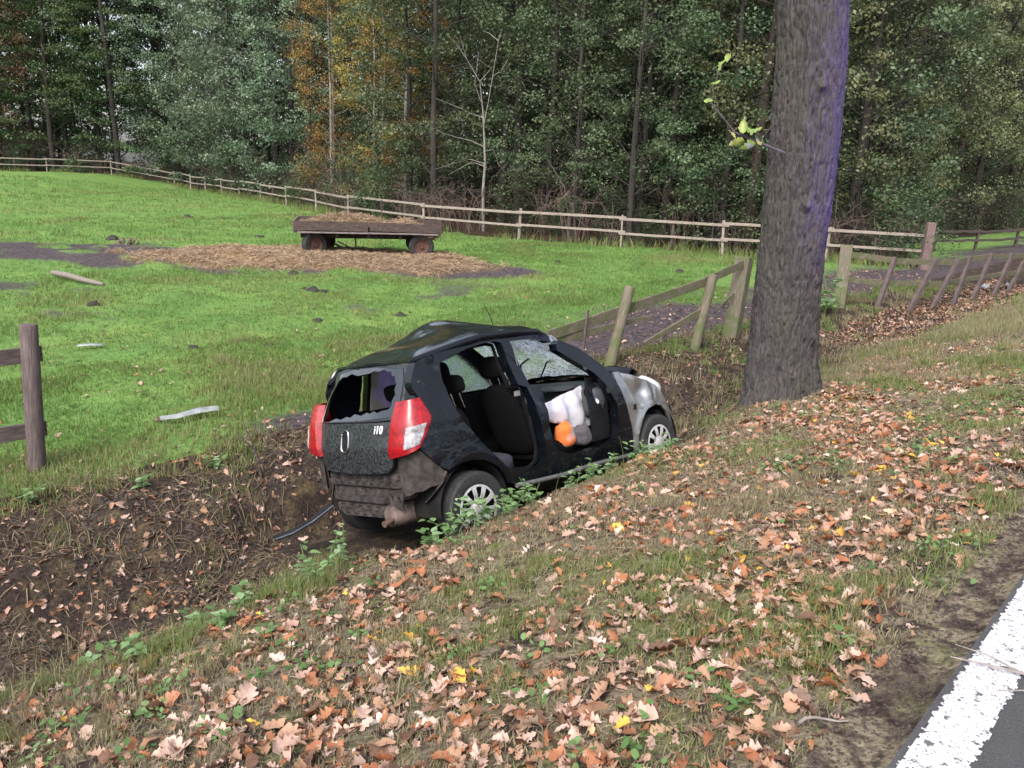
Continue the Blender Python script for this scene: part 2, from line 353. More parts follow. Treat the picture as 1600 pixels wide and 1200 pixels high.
for (n, s0, s1) in ((150000, -1.2, 5), (90000, 5, 11), (60000, 11, 26)):
    x, y, s, t = scatter(n, s0, s1, .72, 3.95, lambda x, y, s, t: (.22 + .78 * clump(x, y, 4.5, 71, .38, .58)) * (.5 + .5 * sstep(.62, 1.10, t + .18 + (fbm(x * 2.2, y * 2.2, oct=4, seed=8) - .5) * 1.5)))
    k = inview(x, y, .6)[0] & (np.hypot(x - 2.97, y - 8.6) > .5); x, y, s, t = x[k], y[k], s[k], t[k]
    g = fbm(x * 1.1, y * 1.1, oct=4, seed=72); gr = .75 * sstep(.49, .64, g + .05 * (1 - sstep(.9, 2.0, t)) - .10 * sstep(2.5, 3.4, t) * (s < 9) + .06 * (s > 9))
    tall = clump(x, y, 2.2, 73, .56, .72)
    R_.append(RNG.normal(.22, .15, len(x)) * (1 - gr) + gr * RNG.normal(.60, .17, len(x))); H_.append(RNG.uniform(.018, .05, len(x)) * (1 + .9 * tall) * (1 + 1.0 * (s > 9))); X_.append(x); Y_.append(y); W_.append(RNG.uniform(.003, .0065, len(x)) * (1 + s.clip(0) / 12)); L_.append(RNG.uniform(.5, 1, len(x)))
verge_n = [np.concatenate(q) for q in (X_, Y_, H_, W_, L_, R_)]
blades('verge_grass', *verge_n)
# ditch bank tufts
x, y, s, t = scatter(90000, -2, 24, 3.7, 7.1, lambda x, y, s, t: (.06 + .9 * clump(x, y, 2.4, 75, .47, .62)) * np.clip(.10 + sstep(5.9, 6.7, t) + .9 * (1 - sstep(3.75, 4.25, t)) + .7 * sstep(9, 11, s), 0, 1))
k = inview(x, y, 0)[0] & ~car_zone(s, t) & (np.hypot(x + 1.7, y - 7.4) > .7) & ~((s > 13) & (t > 4.0) & (t < 5.9) & (RNG.uniform(0, 1, len(x)) < .9)); x, y, s, t = x[k], y[k], s[k], t[k]
gr = sstep(.45, .6, fbm(x * 1.2, y * 1.2, oct=3, seed=76) + .06 * sstep(6.2, 7, t) + .08 * (1 - sstep(3.7, 4.2, t)))
tall = clump(x, y, 1.3, 78, .5, .65)
blades('ditch_grass', x, y, RNG.uniform(.05, .13, len(x)) * (1 + 1.1 * tall), RNG.uniform(.004, .008, len(x)) * (1 + s.clip(0) / 14), RNG.uniform(.4, 1, len(x)), RNG.normal(.22, .14, len(x)) * (1 - gr) + gr * RNG.normal(.62, .16, len(x)))
# long fine grass on the near lip of the ditch at the left, and pale long grass past the oak
x, y, s, t = scatter(9000, .2, 2.6, 3.2, 4.1, lambda x, y, s, t: clump(x, y, 3.6, 80, .48, .64))
x2, y2, s2, t2 = scatter(60000, 8.6, 24, 2.4, 5.2, lambda x, y, s, t: clump(x, y, 1.0, 81, .42, .6) * .8 * ~((s > 12.5) & (t > 3.8)))
k = (np.hypot(x2 - 2.97, y2 - 8.6) > .62) ; x2, y2, s2, t2 = x2[k], y2[k], s2[k], t2[k]
blades('long_grass', np.r_[x, x2], np.r_[y, y2], np.r_[RNG.uniform(.08, .2, len(x)), RNG.uniform(.08, .22, len(x2))], np.r_[RNG.uniform(.002, .005, len(x)), RNG.uniform(.006, .012, len(x2))], RNG.uniform(.4, 1, len(x) + len(x2)), np.r_[RNG.normal(.56, .17, len(x)), RNG.normal(.35, .13, len(x2))])
# pasture
xs, ys = [], []
for n, t0, t1, s0, s1 in ((170000, 6.7, 11, -4, 18), (160000, 11, 20, -9, 28), (105000, 20, 36, -14, 36), (55000, 36, 66, -12, 42)):
    x, y, s, t = scatter(n, s0, s1, t0, t1, lambda x, y, s, t: (1 - np.clip(mud_mask(x, y) * 1.15, 0, 1)) * (1 - hay_mask(x, y)) * (.35 + .65 * clump(x, y, 1.6, 85, .36, .55)))
    k = inview(x, y, 0)[0] & (beyond(x, y) < -.2); xs.append(x[k]); ys.append(y[k])
x = np.concatenate(xs); y = np.concatenate(ys); dist = np.hypot(x, y); ta = clump(x, y, .9, 86, .5, .68)
lit = fbm(x * .35, y * .35, oct=4, seed=87)
blades('pasture_grass', x, y, RNG.uniform(.025, .06, len(x)) * (1 + .9 * ta) * (1 + dist / 60), RNG.uniform(.005, .010, len(x)) * (.5 + dist / 11), RNG.uniform(.4, 1, len(x)), np.clip(RNG.normal(.78, .12, len(x)) + (lit - .5) * .8 - .18 * ta, .45, 1))

# ------------------------------------------------------------------ fallen oak leaves
LEAFCOL = {'tan_leaf': [(.29, .155, .09), (.42, .25, .165)], 'pink_leaf': [(.40, .255, .20), (.54, .38, .31)], 'rust_leaf': [(.26, .095, .045), (.39, .165, .08)], 'brown_leaf': [(.085, .042, .028), (.17, .085, .05)],
           'pale_leaf': [(.50, .38, .32), (.64, .52, .45)], 'amber_leaf': [(.60, .30, .05), (.70, .42, .08)]}
LP = [.29, .27, .23, .15, .04, .02]
def dryleaf(nm, cc):
    m, t, b, out = new_mat(nm); v = coords(t, kind='Object')
    c = ramp(t, noise(t, v, 30, 4), cc, [.35, .65]); t.links.new(c, b.inputs['Base Color']); b.inputs['Roughness'].default_value = .5; b.inputs['Specular IOR Level'].default_value = .45
    bump(t, b, noise(t, v, 90, 3), .25, .003); return m
LM = {k: dryleaf(k, v) for k, v in LEAFCOL.items()}
_out = [(0, .015), (.06, .03), (.14, .13), (.20, .15), (.26, .07), (.34, .20), (.41, .24), (.48, .11), (.57, .27), (.66, .30), (.72, .15), (.81, .24), (.89, .20), (.95, .09), (1.0, .0)]
def oak_leaf(L, seed, simple=False):
    r = np.random.default_rng(seed); o = np.array([(0, .015), (.14, .14), (.27, .08), (.4, .24), (.5, .12), (.63, .30), (.73, .15), (.85, .24), (1, 0)] if simple else _out)
    lobe = r.uniform(.25, 1.0); env = .27 * np.sin(np.clip(o[:, 0], .02, .98) * PI) ** .7; o = o.copy(); o[:, 1] = (o[:, 1] * lobe + env * (1 - lobe)) * r.uniform(.85, 1.2); o[0, 1] = .015; o[-1, 1] = 0; a = o[:, 0]; wl = o[:, 1] * r.uniform(.85, 1.15, len(o)); wr = o[:, 1] * r.uniform(.85, 1.15, len(o)); c1, c2, c3, tw = r.uniform(-.6, 1.6), r.uniform(-.9, .9), r.uniform(-.3, .6), r.uniform(-1., 1.)
    def pt(x, y): return (x - .5, y, c1 * y * y * 1.6 + c2 * (x - .5) ** 2 + c3 * abs(y) + tw * (x - .5) * y + .05 * math.sin(9 * x + seed) * abs(y) * 4)
    V = [pt(x, 0) for x in a] + [pt(x, w) for x, w in zip(a, wl)] + [pt(x, -w) for x, w in zip(a, wr)]; n = len(a); F = []
    for i in range(n - 1): F += [(i, i + 1, n + i + 1, n + i), (i, 2 * n + i, 2 * n + i + 1, i + 1)]
    if not simple: V += [(-.5, .01, .0), (-.78, .05, .03), (-.78, .07, .03), (-.5, .03, 0)]; F.append(tuple(range(3 * n, 3 * n + 4)))
    return np.array(V) * L, np.array([f for f in F if len(f) == 4], np.int32)
def leaf_density(x, y, s, t):
    p = fbm(x * 1.0, y * 1.0, oct=4, seed=90)
    d = .24 + .76 * sstep(.43, .58, p)
    d = d * (.25 + .75 * sstep(.6, 1.2, t))
    bare = sstep(.55, .66, fbm(x * .7 + 9, y * .7, oct=3, seed=91)); d = d * (1 + .5 * (1 - sstep(1.6, 2.8, t)) * (s < 4)) * (1 - .72 * bare) * np.where((t > 2.4) & (s < 5) & (t < 3.9), .65, 1.)
    d = np.where((t > 3.9), .20 + .7 * sstep(.42, .62, p), d)
    d = np.where(t > 6.4, .42 * (1 - sstep(6.6, 13.5, t)) + .03, d)
    d = np.where((s > 13.5) & (t > 3.9) & (t < 5.9), 1.0, d)
    d = np.where((s > 8) & (t > 6.9) & (t < 9), .9, d)
    return d
lx, ly = [], []
for n, s0, s1, t0, t1 in ((10500, -1.2, 5.5, .7, 3.8), (10500, 5.5, 12, .7, 3.8), (6400, 12, 30, .9, 3.9), (11000, -2, 13, 3.8, 7), (13000, 13, 28, 3.8, 6.0), (9500, -2, 26, 7, 15)):
    x, y, s, t = scatter(n, s0, s1, t0, t1, leaf_density); k = inview(x, y, .5)[0] & ~car_zone(s, t) & (np.hypot(x - 2.97, y - 8.6) > .5); lx.append(x[k]); ly.append(y[k])
lx = np.concatenate(lx); ly = np.concatenate(ly); n = len(lx); stx, stt = xy2st(lx, ly); dep = inview(lx, ly, .5)[1]; size = np.clip(.060 * np.exp(RNG.normal(0, .34, n)), .025, .125) * np.where(stt > 3.9, .85, 1)
kind = RNG.choice(6, n, p=LP); kind = np.where((xy2st(lx, ly)[1] > 3.9) & (kind > 3), 3, kind); kind = np.where((xy2st(lx, ly)[1] > 3.9) & (kind == 2) & (RNG.uniform(0, 1, n) < .5), 3, kind); order = np.argsort(-(size / dep)); e = .05
gz = ground(lx, ly); gx_ = (ground(lx + e, ly) - gz) / e; gy_ = (ground(lx, ly + e) - gz) / e
NM = np.stack([-gx_, -gy_, np.ones(n)], 1) + RNG.normal(0, .42, (n, 3)); NM /= np.linalg.norm(NM, axis=1)[:, None]
stx, stt = xy2st(lx, ly); az = RNG.uniform(0, 2 * PI, n); A1 = np.stack([np.cos(az), np.sin(az), np.zeros(n)], 1); A1 -= (A1 * NM).sum(1)[:, None] * NM; A1 /= np.linalg.norm(A1, axis=1)[:, None]; A2 = np.cross(NM, A1)
up = np.where((stt < 3.8) | (stt > 6.8) | (stx > 8), RNG.uniform(.002, .026, n), RNG.uniform(-.005, .018, n))
names = list(LEAFCOL); protos = {}
for i in order[:300]:
    k, sh = int(kind[i]), int(RNG.integers(0, 14))
    if (k, sh) not in protos:
        V, F = oak_leaf(1.0, sh * 13 + k); protos[(k, sh)] = mesh_obj('oak_leaf', V, F, LM[names[k]], mesh_only=True, smooth=True)
    o = link('oak_leaf', protos[(k, sh)], GO['verge'] if stt[i] < 3.8 else GO['ditch'])
    R = np.eye(4); R[:3, 0], R[:3, 1], R[:3, 2] = A1[i] * size[i], A2[i] * size[i], NM[i] * size[i]; R[:3, 3] = (lx[i], ly[i], gz[i] + up[i]); o.matrix_local = Matrix(R.tolist())
pv = [[oak_leaf(1.0, 100 + q, True) for q in range(24)]][0]
for who, sel in (('verge', stt < 3.8), ('ditch', (stt >= 3.8) & (stt < 7.0)), ('pasture', stt >= 7.0)):
    VV, FF, RR, base = [], [], [], 0
    idx = [i for i in order[300:] if sel[i]]
    for i in idx:
        V, F = pv[i % 24]; P = (V[:, :1] * A1[i] + V[:, 1:2] * A2[i] + V[:, 2:] * NM[i]) * size[i] + (lx[i], ly[i], gz[i] + up[i]); VV.append(P); FF.append(F + base); base += len(V); RR.append(np.full(len(V), (kind[i] + RNG.uniform(.1, .9)) / 6))
    cl = []; [cl.extend(LEAFCOL[q]) for q in names]
    if 'LITTER' not in globals(): LITTER = leafmat('leaf_litter', cl, .55, .12, [q / 12 + .02 for q in range(12)])
    tag(mesh_obj('fallen_leaves', np.concatenate(VV), np.concatenate(FF), LITTER, GO[who], {'rnd': np.concatenate(RR)}), kind='stuff')

# dead grass, bits of straw and twig trodden over verge and ditch
LITM = leafmat('dead_grass', [(.07, .05, .035), (.16, .12, .075), (.28, .22, .14), (.38, .31, .21)], .85, .1)
def bits(name, x, y, L, w_, rnd, lift, parent):
    n = len(x); z = ground(x, y); e = .06; gx = (ground(x + e, y) - z) / e; gy = (ground(x, y + e) - z) / e; a = RNG.uniform(0, 2 * PI, n)
    D = np.stack([np.cos(a), np.sin(a), np.cos(a) * gx + np.sin(a) * gy + RNG.normal(0, .22, n)], 1); S = np.stack([-np.sin(a), np.cos(a), RNG.normal(0, .4, n)], 1); C = np.stack([x, y, z + lift], 1); L = L[:, None]; w2 = (w_ / 2)[:, None]; k = C + np.array([0, 0, 1.]) * L * .10
    V = np.stack([C - D * L / 2 - S * w2, C - D * L / 2 + S * w2, k + S * w2, k - S * w2, C + D * L / 2 + S * w2 * .4, C + D * L / 2 - S * w2 * .4], 1).reshape(-1, 3); o = (np.arange(n) * 6)[:, None]
    return tag(mesh_obj(name, V, np.concatenate([o + np.array([[0, 1, 2, 3]]), o + np.array([[3, 2, 4, 5]])]), LITM, parent, {'rnd': np.repeat(np.clip(rnd, 0, 1), 6)}), kind='stuff')
x, y, s, t = scatter(56000, -1.2, 14, .95, 3.9, lambda x, y, s, t: .25 + .75 * clump(x, y, 2.0, 101, .4, .6)); k = inview(x, y, .5)[0]; x, y, s = x[k], y[k], s[k]
bits('dead_grass', x, y, RNG.uniform(.012, .05, len(x)) * (1 + s.clip(0) / 12), RNG.uniform(.001, .0028, len(x)) * (1 + s.clip(0) / 6), RNG.normal(.55, .22, len(x)), .012, GO['verge'])
x, y, s, t = scatter(50000, -2, 16, 3.7, 7.1, lambda x, y, s, t: .2 + .8 * clump(x, y, 1.6, 102, .42, .62)); k = inview(x, y, 0)[0] & ~car_zone(s, t); x, y, s = x[k], y[k], s[k]
bits('dead_grass', x, y, RNG.uniform(.04, .16, len(x)), RNG.uniform(.002, .006, len(x)) * (1 + s.clip(0) / 8), RNG.normal(.2, .18, len(x)), .012, GO['ditch'])
# crumbs of earth on the bare strip along the road and in the ditch
def crumbs(name, x, y, r_, parent, m):
    n = len(x); z = ground(x, y); T = np.array([[1, 0, 0], [-.5, .87, 0], [-.5, -.87, 0], [0, 0, .8]]); V = np.stack([x, y, z], 1)[:, None] + T[None] * r_[:, None, None] * RNG.uniform(.6, 1.4, (n, 4, 1)); a = RNG.uniform(0, 6.28, n); o = (np.arange(n) * 4)[:, None]
    F = np.stack([o + [0, 1, 3], o + [1, 2, 3], o + [2, 0, 3]], 1).reshape(-1, 3); return tag(mesh_obj(name, V.reshape(-1, 3), F, m, parent), kind='stuff')
CR = nmat('earth_crumb', [(.018, .013, .011), (.055, .04, .033), (.10, .075, .06)], 40, .95)
x, y, s, t = scatter(42000, -1, 10, .53, 1.5, lambda x, y, s, t: 1 - sstep(.7, 1.5, t)); k = inview(x, y, 1)[0]; x, y = x[k], y[k]; crumbs('earth_crumbs', x, y, RNG.uniform(.002, .010, len(x)), GO['verge'], CR)
x, y, s, t = scatter(26000, -2, 14, 3.9, 6.6, lambda x, y, s, t: clump(x, y, 2.2, 103, .4, .6)); k = inview(x, y, 0)[0] & ~car_zone(s, t); x, y = x[k], y[k]; crumbs('earth_crumbs', x, y, RNG.uniform(.006, .028, len(x)), GO['ditch'], CR)

# low broad-leaved herbs in the verge turf
HERB = leafmat('verge_herb', [(.05, .10, .03), (.09, .17, .05), (.14, .24, .08), (.20, .30, .13)], .5, .3)
cx_, cy_, cs_, ct_ = scatter(700, -1.2, 12, .75, 3.9, lambda x, y, s, t: .08 + .92 * clump(x, y, 1.5, 110, .5, .62)); k = inview(cx_, cy_, .5)[0]; cx_, cy_ = cx_[k], cy_[k]
n = len(cx_) * 14; bx = np.repeat(cx_, 14) + RNG.normal(0, .035, n); by = np.repeat(cy_, 14) + RNG.normal(0, .035, n); bz = ground(bx, by) + RNG.uniform(.008, .05, n); a = RNG.uniform(0, 6.28, n); L = RNG.uniform(.015, .042, n)[:, None]
D = np.stack([np.cos(a), np.sin(a), RNG.uniform(-.1, .7, n)], 1); D /= np.linalg.norm(D, axis=1)[:, None]; S = np.stack([-np.sin(a), np.cos(a), RNG.normal(0, .3, n)], 1); P = np.stack([bx, by, bz], 1)
V = np.stack([P, P + D * L * .35 + S * L * .32, P + D * L * .75 + S * L * .28, P + D * L, P + D * L * .75 - S * L * .28, P + D * L * .35 - S * L * .32], 1).reshape(-1, 3); o = (np.arange(n) * 6)[:, None]
tag(mesh_obj('verge_herbs', V, np.concatenate([o + np.array([[0, 1, 2, 3]]), o + np.array([[0, 3, 4, 5]])]), HERB, GO['verge'], {'rnd': np.repeat(np.repeat(RNG.uniform(0, 1, len(cx_)), 14) * .6 + RNG.uniform(0, .4, n), 6)}), kind='stuff')
# ------------------------------------------------------------------ the oak by the road
def worley(u, v, seed):
    iu, iv = np.floor(u), np.floor(v); d1 = np.full(u.shape, 9.); d2 = d1.copy(); z0 = np.zeros_like(u)
    for a in (-1, 0, 1):
        for b in (-1, 0, 1):
            cu, cv = iu + a, iv + b; px = cu + _h(cu, cv, z0, seed); py = cv + _h(cu, cv, z0, seed + 3); d = np.hypot(u - px, v - py)
            d2 = np.where(d < d1, d1, np.minimum(d2, d)); d1 = np.minimum(d1, d)
    return d1, d2
m, t, b, _ = new_mat('oak_bark'); v = coords(t, (1, 1, .35))
c = ramp(t, noise(t, v, 30, 6, .7), [(.028, .0255, .026), (.064, .057, .056), (.118, .106, .103)], [.3, .5, .72])
c2 = mixc(t, ramp(t, noise(t, coords(t, (1, 1, .5)), 3.2, 5, .65), [(0, 0, 0), (.7, .7, .7)], [.48, .66]), c, (.072, .070, .056)); t.links.new(c2, b.inputs['Base Color'])
b.inputs['Roughness'].default_value = .9; b.inputs['Specular IOR Level'].default_value = .2; bump(t, b, noise(t, v, 70, 6, .7), .7, .012); BARK = m; b.inputs['Specular IOR Level'].default_value = .1
PR = [(-.3, 3.0, .52), (.10, 3.0, .47), (.3, 2.995, .455), (.47, 2.987, .44), (.83, 2.954, .402), (1.19, 2.936, .386), (1.54, 2.927, .377), (1.88, 2.926, .376), (2.22, 2.925, .377), (2.54, 2.922, .378), (2.86, 2.916, .379), (3.18, 2.906, .379), (3.49, 2.893, .375), (3.79, 2.88, .372), (4.09, 2.852, .37), (4.38, 2.825, .368), (6.5, 2.72, .345), (9.5, 2.6, .31)]
pz, px_, pr = np.array(PR).T
zz = np.concatenate([np.arange(-.2, 4.7, .0115), np.arange(4.7, 9.5, .06)]); th = np.linspace(0, 2 * PI, 261)[:-1]
Zg, Th = np.meshgrid(zz, th, indexing='ij'); r0 = np.interp(Zg, pz, pr)
cu = np.cos(Th); su = np.sin(Th); wx = fbm(cu * 2.2, su * 2.2, Zg * .9, 3, 5) - .5; wz = fbm(cu * 3 + 7, su * 3, Zg * 1.3, 3, 6) - .5
U = Th * 66 / (2 * PI) + wx * 4.5 + Zg * 1.2; Vv = Zg * 8.5 + wz * 5
# seamless around: the cell pattern is blended across a narrow seam on the side turned away from the road
d1, d2 = worley(U, Vv, 3); e1 = sstep(.0, .27, d2 - d1)
d1b, d2b = worley(U - 66, Vv, 3); e2 = sstep(.0, .27, d2b - d1b); bl_ = sstep(2 * PI - .25, 2 * PI, Th); pl = e1 * (1 - bl_) + e2 * bl_
fin = fbm(cu * 16, su * 16, Zg * 9, 3, 9)
flare = np.exp(-np.clip(Zg - .12, 0, 9) / .26); lob = .04 + .15 * np.cos(3 * Th + .6) + .08 * np.cos(5 * Th + 2.1) + .10 * np.exp(-((Th - 3.5) / .45) ** 2)
wq = fbm(cu * 5, su * 5, Zg * 2.2, 3, 15) - .5; na = fbm(cu * 12 + wq * 3, su * 12 + wq * 3, Zg * 3.4, 2, 16); nb = fbm(cu * 25 + wq * 5, su * 25, Zg * 8, 2, 17)
rid = np.exp(-(np.abs(na - .5) / .075) ** 1.5); ridb = np.exp(-(np.abs(nb - .5) / .07) ** 1.5)
R_ = r0 * np.interp(Zg, [.2, .9], [.97, .915]) * (1 + flare * lob) - rid * .025 - ridb * .010 + (pl - .7) * .006 + (fin - .5) * .010 + (fbm(cu * 1.7, su * 1.7, Zg * .8, 3, 12) - .5) * .05
for (kz, kt, kr, kh) in ((2.42, 4.62, .05, .055), (3.55, 4.75, .045, .05), (1.05, 5.45, .06, .05), (2.05, 5.95, .12, -.05)):
    R_ = R_ + kh * np.exp(-(((Zg - kz) / kr) ** 2 + ((Th - kt) * .38 / kr) ** 2))
cx = np.interp(Zg, pz, px_); V = np.stack([cx + R_ * cu - 2.97, R_ * su, Zg], -1).reshape(-1, 3); a, n_ = Zg.shape
i, j = np.meshgrid(np.arange(a - 1), np.arange(n_), indexing='ij'); i = i.ravel(); j = j.ravel(); j2 = (j + 1) % n_
F = np.stack([i * n_ + j, i * n_ + j2, (i + 1) * n_ + j2, (i + 1) * n_ + j], 1)
oak = thing('oak_tree', 'thick oak trunk with rugged bark standing on the verge in front of the wrecked car', 'tree', (2.97, 8.6, 0))
mesh_obj('trunk', V, F, BARK, oak, smooth=True)
TWIGL = nmat('twig_leaf_green', [(.10, .17, .04), (.20, .26, .06), (.34, .28, .07)], 6, .5)
TWIG = nmat('twig_bark', [(.05, .04, .03), (.12, .10, .08)], 20, .9)
tw = MB(); TO = np.array([-.24, 0, -.36]); P0 = np.array([-.28, -.25, 3.28]) + TO * [.2, 0, 1]; P1 = np.array([-.62, -.30, 3.46]) + TO; P2 = np.array([-.88, -.33, 3.72]) + TO; P3 = np.array([-.86, -.35, 4.0]) + TO; P4 = np.array([-.74, -.36, 4.13]) + TO
tw.tube([P0, P1, P2, P3, P4], [.014, .010, .007, .004, .002], 6); tw.tube([P1, P1 + [-.02, -.03, -.10], P1 + [.02, -.04, -.2]], [.005, .004, .002], 5); tw.tube([P0 * .5 + P1 * .5, P0 * .5 + P1 * .5 + [.06, -.05, .12], P0 * .5 + P1 * .5 + [.14, -.06, .22]], [.005, .004, .002], 5)
two = tw.build('twig', TWIG, oak, smooth=True)
for q, (bx, by, bz, L) in enumerate([(-.55, -.36, 3.5, .15), (-.45, -.38, 3.48, .16), (-.60, -.36, 3.36, .15), (-.48, -.37, 3.31, .16), (-.38, -.36, 3.36, .13), (-.66, -.38, 3.44, .12), (-.84, -.36, 3.62, .11), (-.92, -.36, 3.74, .09), (-.33, -.38, 3.6, .11), (-.87, -.38, 3.9, .10), (-.76, -.38, 4.12, .12), (-.83, -.39, 4.06, .10), (-.28, -.38, 3.40, .09)]):
    V, F = oak_leaf(L * 1.05, 400 + q); R = np.array(Matrix.Rotation(RNG.uniform(0, 6), 3, 'Z') @ Matrix.Rotation(RNG.uniform(.5, 1.3), 3, 'X') @ Matrix.Rotation(RNG.uniform(0, 6), 3, 'Z'))
    mesh_obj('leaf', V @ R.T + [bx, by, bz] + TO, F, TWIGL, two, smooth=True)

# ------------------------------------------------------------------ the wood: each kind of tree once, then copies
def crownmat(name, cols, trans=.3):
    m, t, b, out = new_mat(name); c = ramp(t, attr(t, 'rnd'), cols)
    oi = t.nodes.new('ShaderNodeObjectInfo'); h = t.nodes.new('ShaderNodeHueSaturation')
    t.links.new(math_(t, 'MULTIPLY_ADD', oi.outputs['Random'], .06), h.inputs['Hue']); h.inputs['Hue'].links[0].from_node.inputs[2].default_value = .475
    t.links.new(math_(t, 'MULTIPLY_ADD', oi.outputs['Random'], .5), h.inputs['Value']); h.inputs['Value'].links[0].from_node.inputs[2].default_value = .75
    t.links.new(c, h.inputs['Color']); t.links.new(h.outputs[0], b.inputs['Base Color']); b.inputs['Roughness'].default_value = .5; b.inputs['Specular IOR Level'].default_value = .4
    tr = t.nodes.new('ShaderNodeBsdfTranslucent'); t.links.new(h.outputs[0], tr.inputs[0]); mx = t.nodes.new('ShaderNodeMixShader'); mx.inputs[0].default_value = trans
    t.links.new(b.outputs[0], mx.inputs[1]); t.links.new(tr.outputs[0], mx.inputs[2]); t.links.new(mx.outputs[0], out.inputs[0]); return m
def leafcloud(r, C, rad, npc, size, flat=.6, droop=0., up=.6):
    n = len(C) * npc; c = np.repeat(C, npc, 0); rr = np.repeat(rad, npc)
    g = r.normal(0, 1, (n, 3)); g /= np.linalg.norm(g, axis=1)[:, None]; g *= (r.uniform(0, 1, n) ** .5)[:, None]
    p = c + g * rr[:, None] * np.array([1, 1, flat]); p[:, 2] -= droop * (np.hypot(g[:, 0], g[:, 1]) * rr)
    nm = r.normal(0, 1, (n, 3)) + np.array([0, 0, up]) + g * .5; nm /= np.linalg.norm(nm, axis=1)[:, None]
    a = r.normal(0, 1, (n, 3)); a -= (a * nm).sum(1)[:, None] * nm; a /= np.linalg.norm(a, axis=1)[:, None]; bb = np.cross(nm, a)
    s = (size * r.uniform(.6, 1.35, n))[:, None]
    V = np.stack([p - a * s * .5, p + bb * s * .32 + nm * s * .1, p + a * s * .5, p - bb * s * .32 + nm * s * .1], 1).reshape(-1, 3)
    o = (np.arange(n) * 4)[:, None]; F = o + np.array([[0, 1, 2, 3]])
    rn = np.repeat(np.clip(np.repeat(r.uniform(.15, .85, len(C)), npc) + r.normal(0, .16, n), 0, 1), 4); return V, F, rn
def tree_proto(seed, H, hb, rad, trunk_r, ncl, npc, size, shape='round', flat=.6, droop=0., clr=(.45, .95), lean=.3, dead=0):
    r = np.random.default_rng(seed); w = MB(); k = 9
    zz = np.linspace(-.3, H * .97, k); pth = np.stack([np.cumsum(r.normal(0, lean * .6, k)) * np.linspace(0, 1, k), np.cumsum(r.normal(0, lean * .25, k)) * np.linspace(0, 1, k), zz], 1)
    w.tube(pth, trunk_r * np.linspace(1.1, .15, k), 8)
    u = r.uniform(0, 1, ncl) ** (.85); h = hb + (H - hb) * u; f = (h - hb) / (H - hb)
    if shape == 'round': rr = rad * np.sqrt(np.clip(1 - (np.clip(f, 0, 1) * 1.9 - .8) ** 2 * .75, .05, 1))
    elif shape == 'cone': rr = rad * (1.05 - f)
    elif shape == 'column': rr = rad * (1 - .55 * f ** 2) * (.75 + .25 * np.sin(f * 9 + seed))
    az = r.uniform(0, 2 * PI, ncl); q = rr * r.uniform(.25, 1, ncl) ** .6
    cxy = np.stack([np.interp(h, zz, pth[:, 0]), np.interp(h, zz, pth[:, 1])], 1)
    C = np.stack([cxy[:, 0] + q * np.cos(az), cxy[:, 1] + q * np.sin(az), h], 1); cr_ = r.uniform(*clr, ncl)
    for c in C[:: max(1, ncl // 42)]:
        zb = max(hb * .6 + .3, c[2] - .45 * math.hypot(c[0], c[1]) - .2); b0 = np.array([np.interp(zb, zz, pth[:, 0]), np.interp(zb, zz, pth[:, 1]), zb])
        md = (b0 + c) / 2 + r.normal(0, .15, 3); w.tube([b0, md, c], [trunk_r * .22, trunk_r * .13, .012], 4, False)
    for _ in range(dead):
        zb = r.uniform(.8, max(hb, 2.5)); a = r.uniform(0, 2 * PI); L = r.uniform(.8, 2.2); b0 = np.array([np.interp(zb, zz, pth[:, 0]), np.interp(zb, zz, pth[:, 1]), zb])
        e = b0 + np.array([math.cos(a) * L, math.sin(a) * L, r.uniform(-.5, .5)]); w.tube([b0, (b0 + e) / 2 + r.normal(0, .1, 3), e], [.022, .014, .005], 4, False)
    V, F, rn = leafcloud(r, C, cr_, npc, size, flat, droop)
    return w, (V, F, rn)
TB = {'dark': nmat('forest_bark', [(.018, .015, .014), (.05, .041, .035)], 5, .95, stretch=(1, 1, .3)), 'brown': nmat('pine_bark', [(.03, .022, .018), (.072, .05, .041)], 5, .95, stretch=(1, 1, .3)), 'pale': nmat('pale_bark', [(.14, .12, .10), (.30, .27, .24)], 5, .9, stretch=(1, 1, .3))}
KM = {'alder': [(0.0413, 0.0649, 0.0330), (0.0944, 0.1357, 0.0649), (0.1652, 0.2124, 0.1121)], 'silver': [(0.0590, 0.0885, 0.0496), (0.1298, 0.1770, 0.1062), (0.2360, 0.2891, 0.1947)], 'birch': [(0.1534, 0.0885, 0.0295), (0.2832, 0.1593, 0.0472), (0.2832, 0.2360, 0.0708)],
      'tall': [(0.0531, 0.0767, 0.0354), (0.1003, 0.1298, 0.0614), (0.1770, 0.2006, 0.1003)], 'spruce': [(0.0413, 0.0767, 0.0330), (0.0826, 0.1357, 0.0531), (0.1416, 0.2124, 0.0826)], 'olive': [(0.0767, 0.0885, 0.0378), (0.1534, 0.1652, 0.0732), (0.2478, 0.2360, 0.1180)], 'rusty': [(0.0944, 0.0590, 0.0295), (0.1652, 0.1003, 0.0472), (0.1652, 0.1416, 0.0590)],
      'shrub': [(0.0354, 0.0590, 0.0260), (0.0708, 0.1062, 0.0448), (0.1298, 0.1652, 0.0732)]}
KM = {k: crownmat(k + '_foliage', v) for k, v in KM.items()}
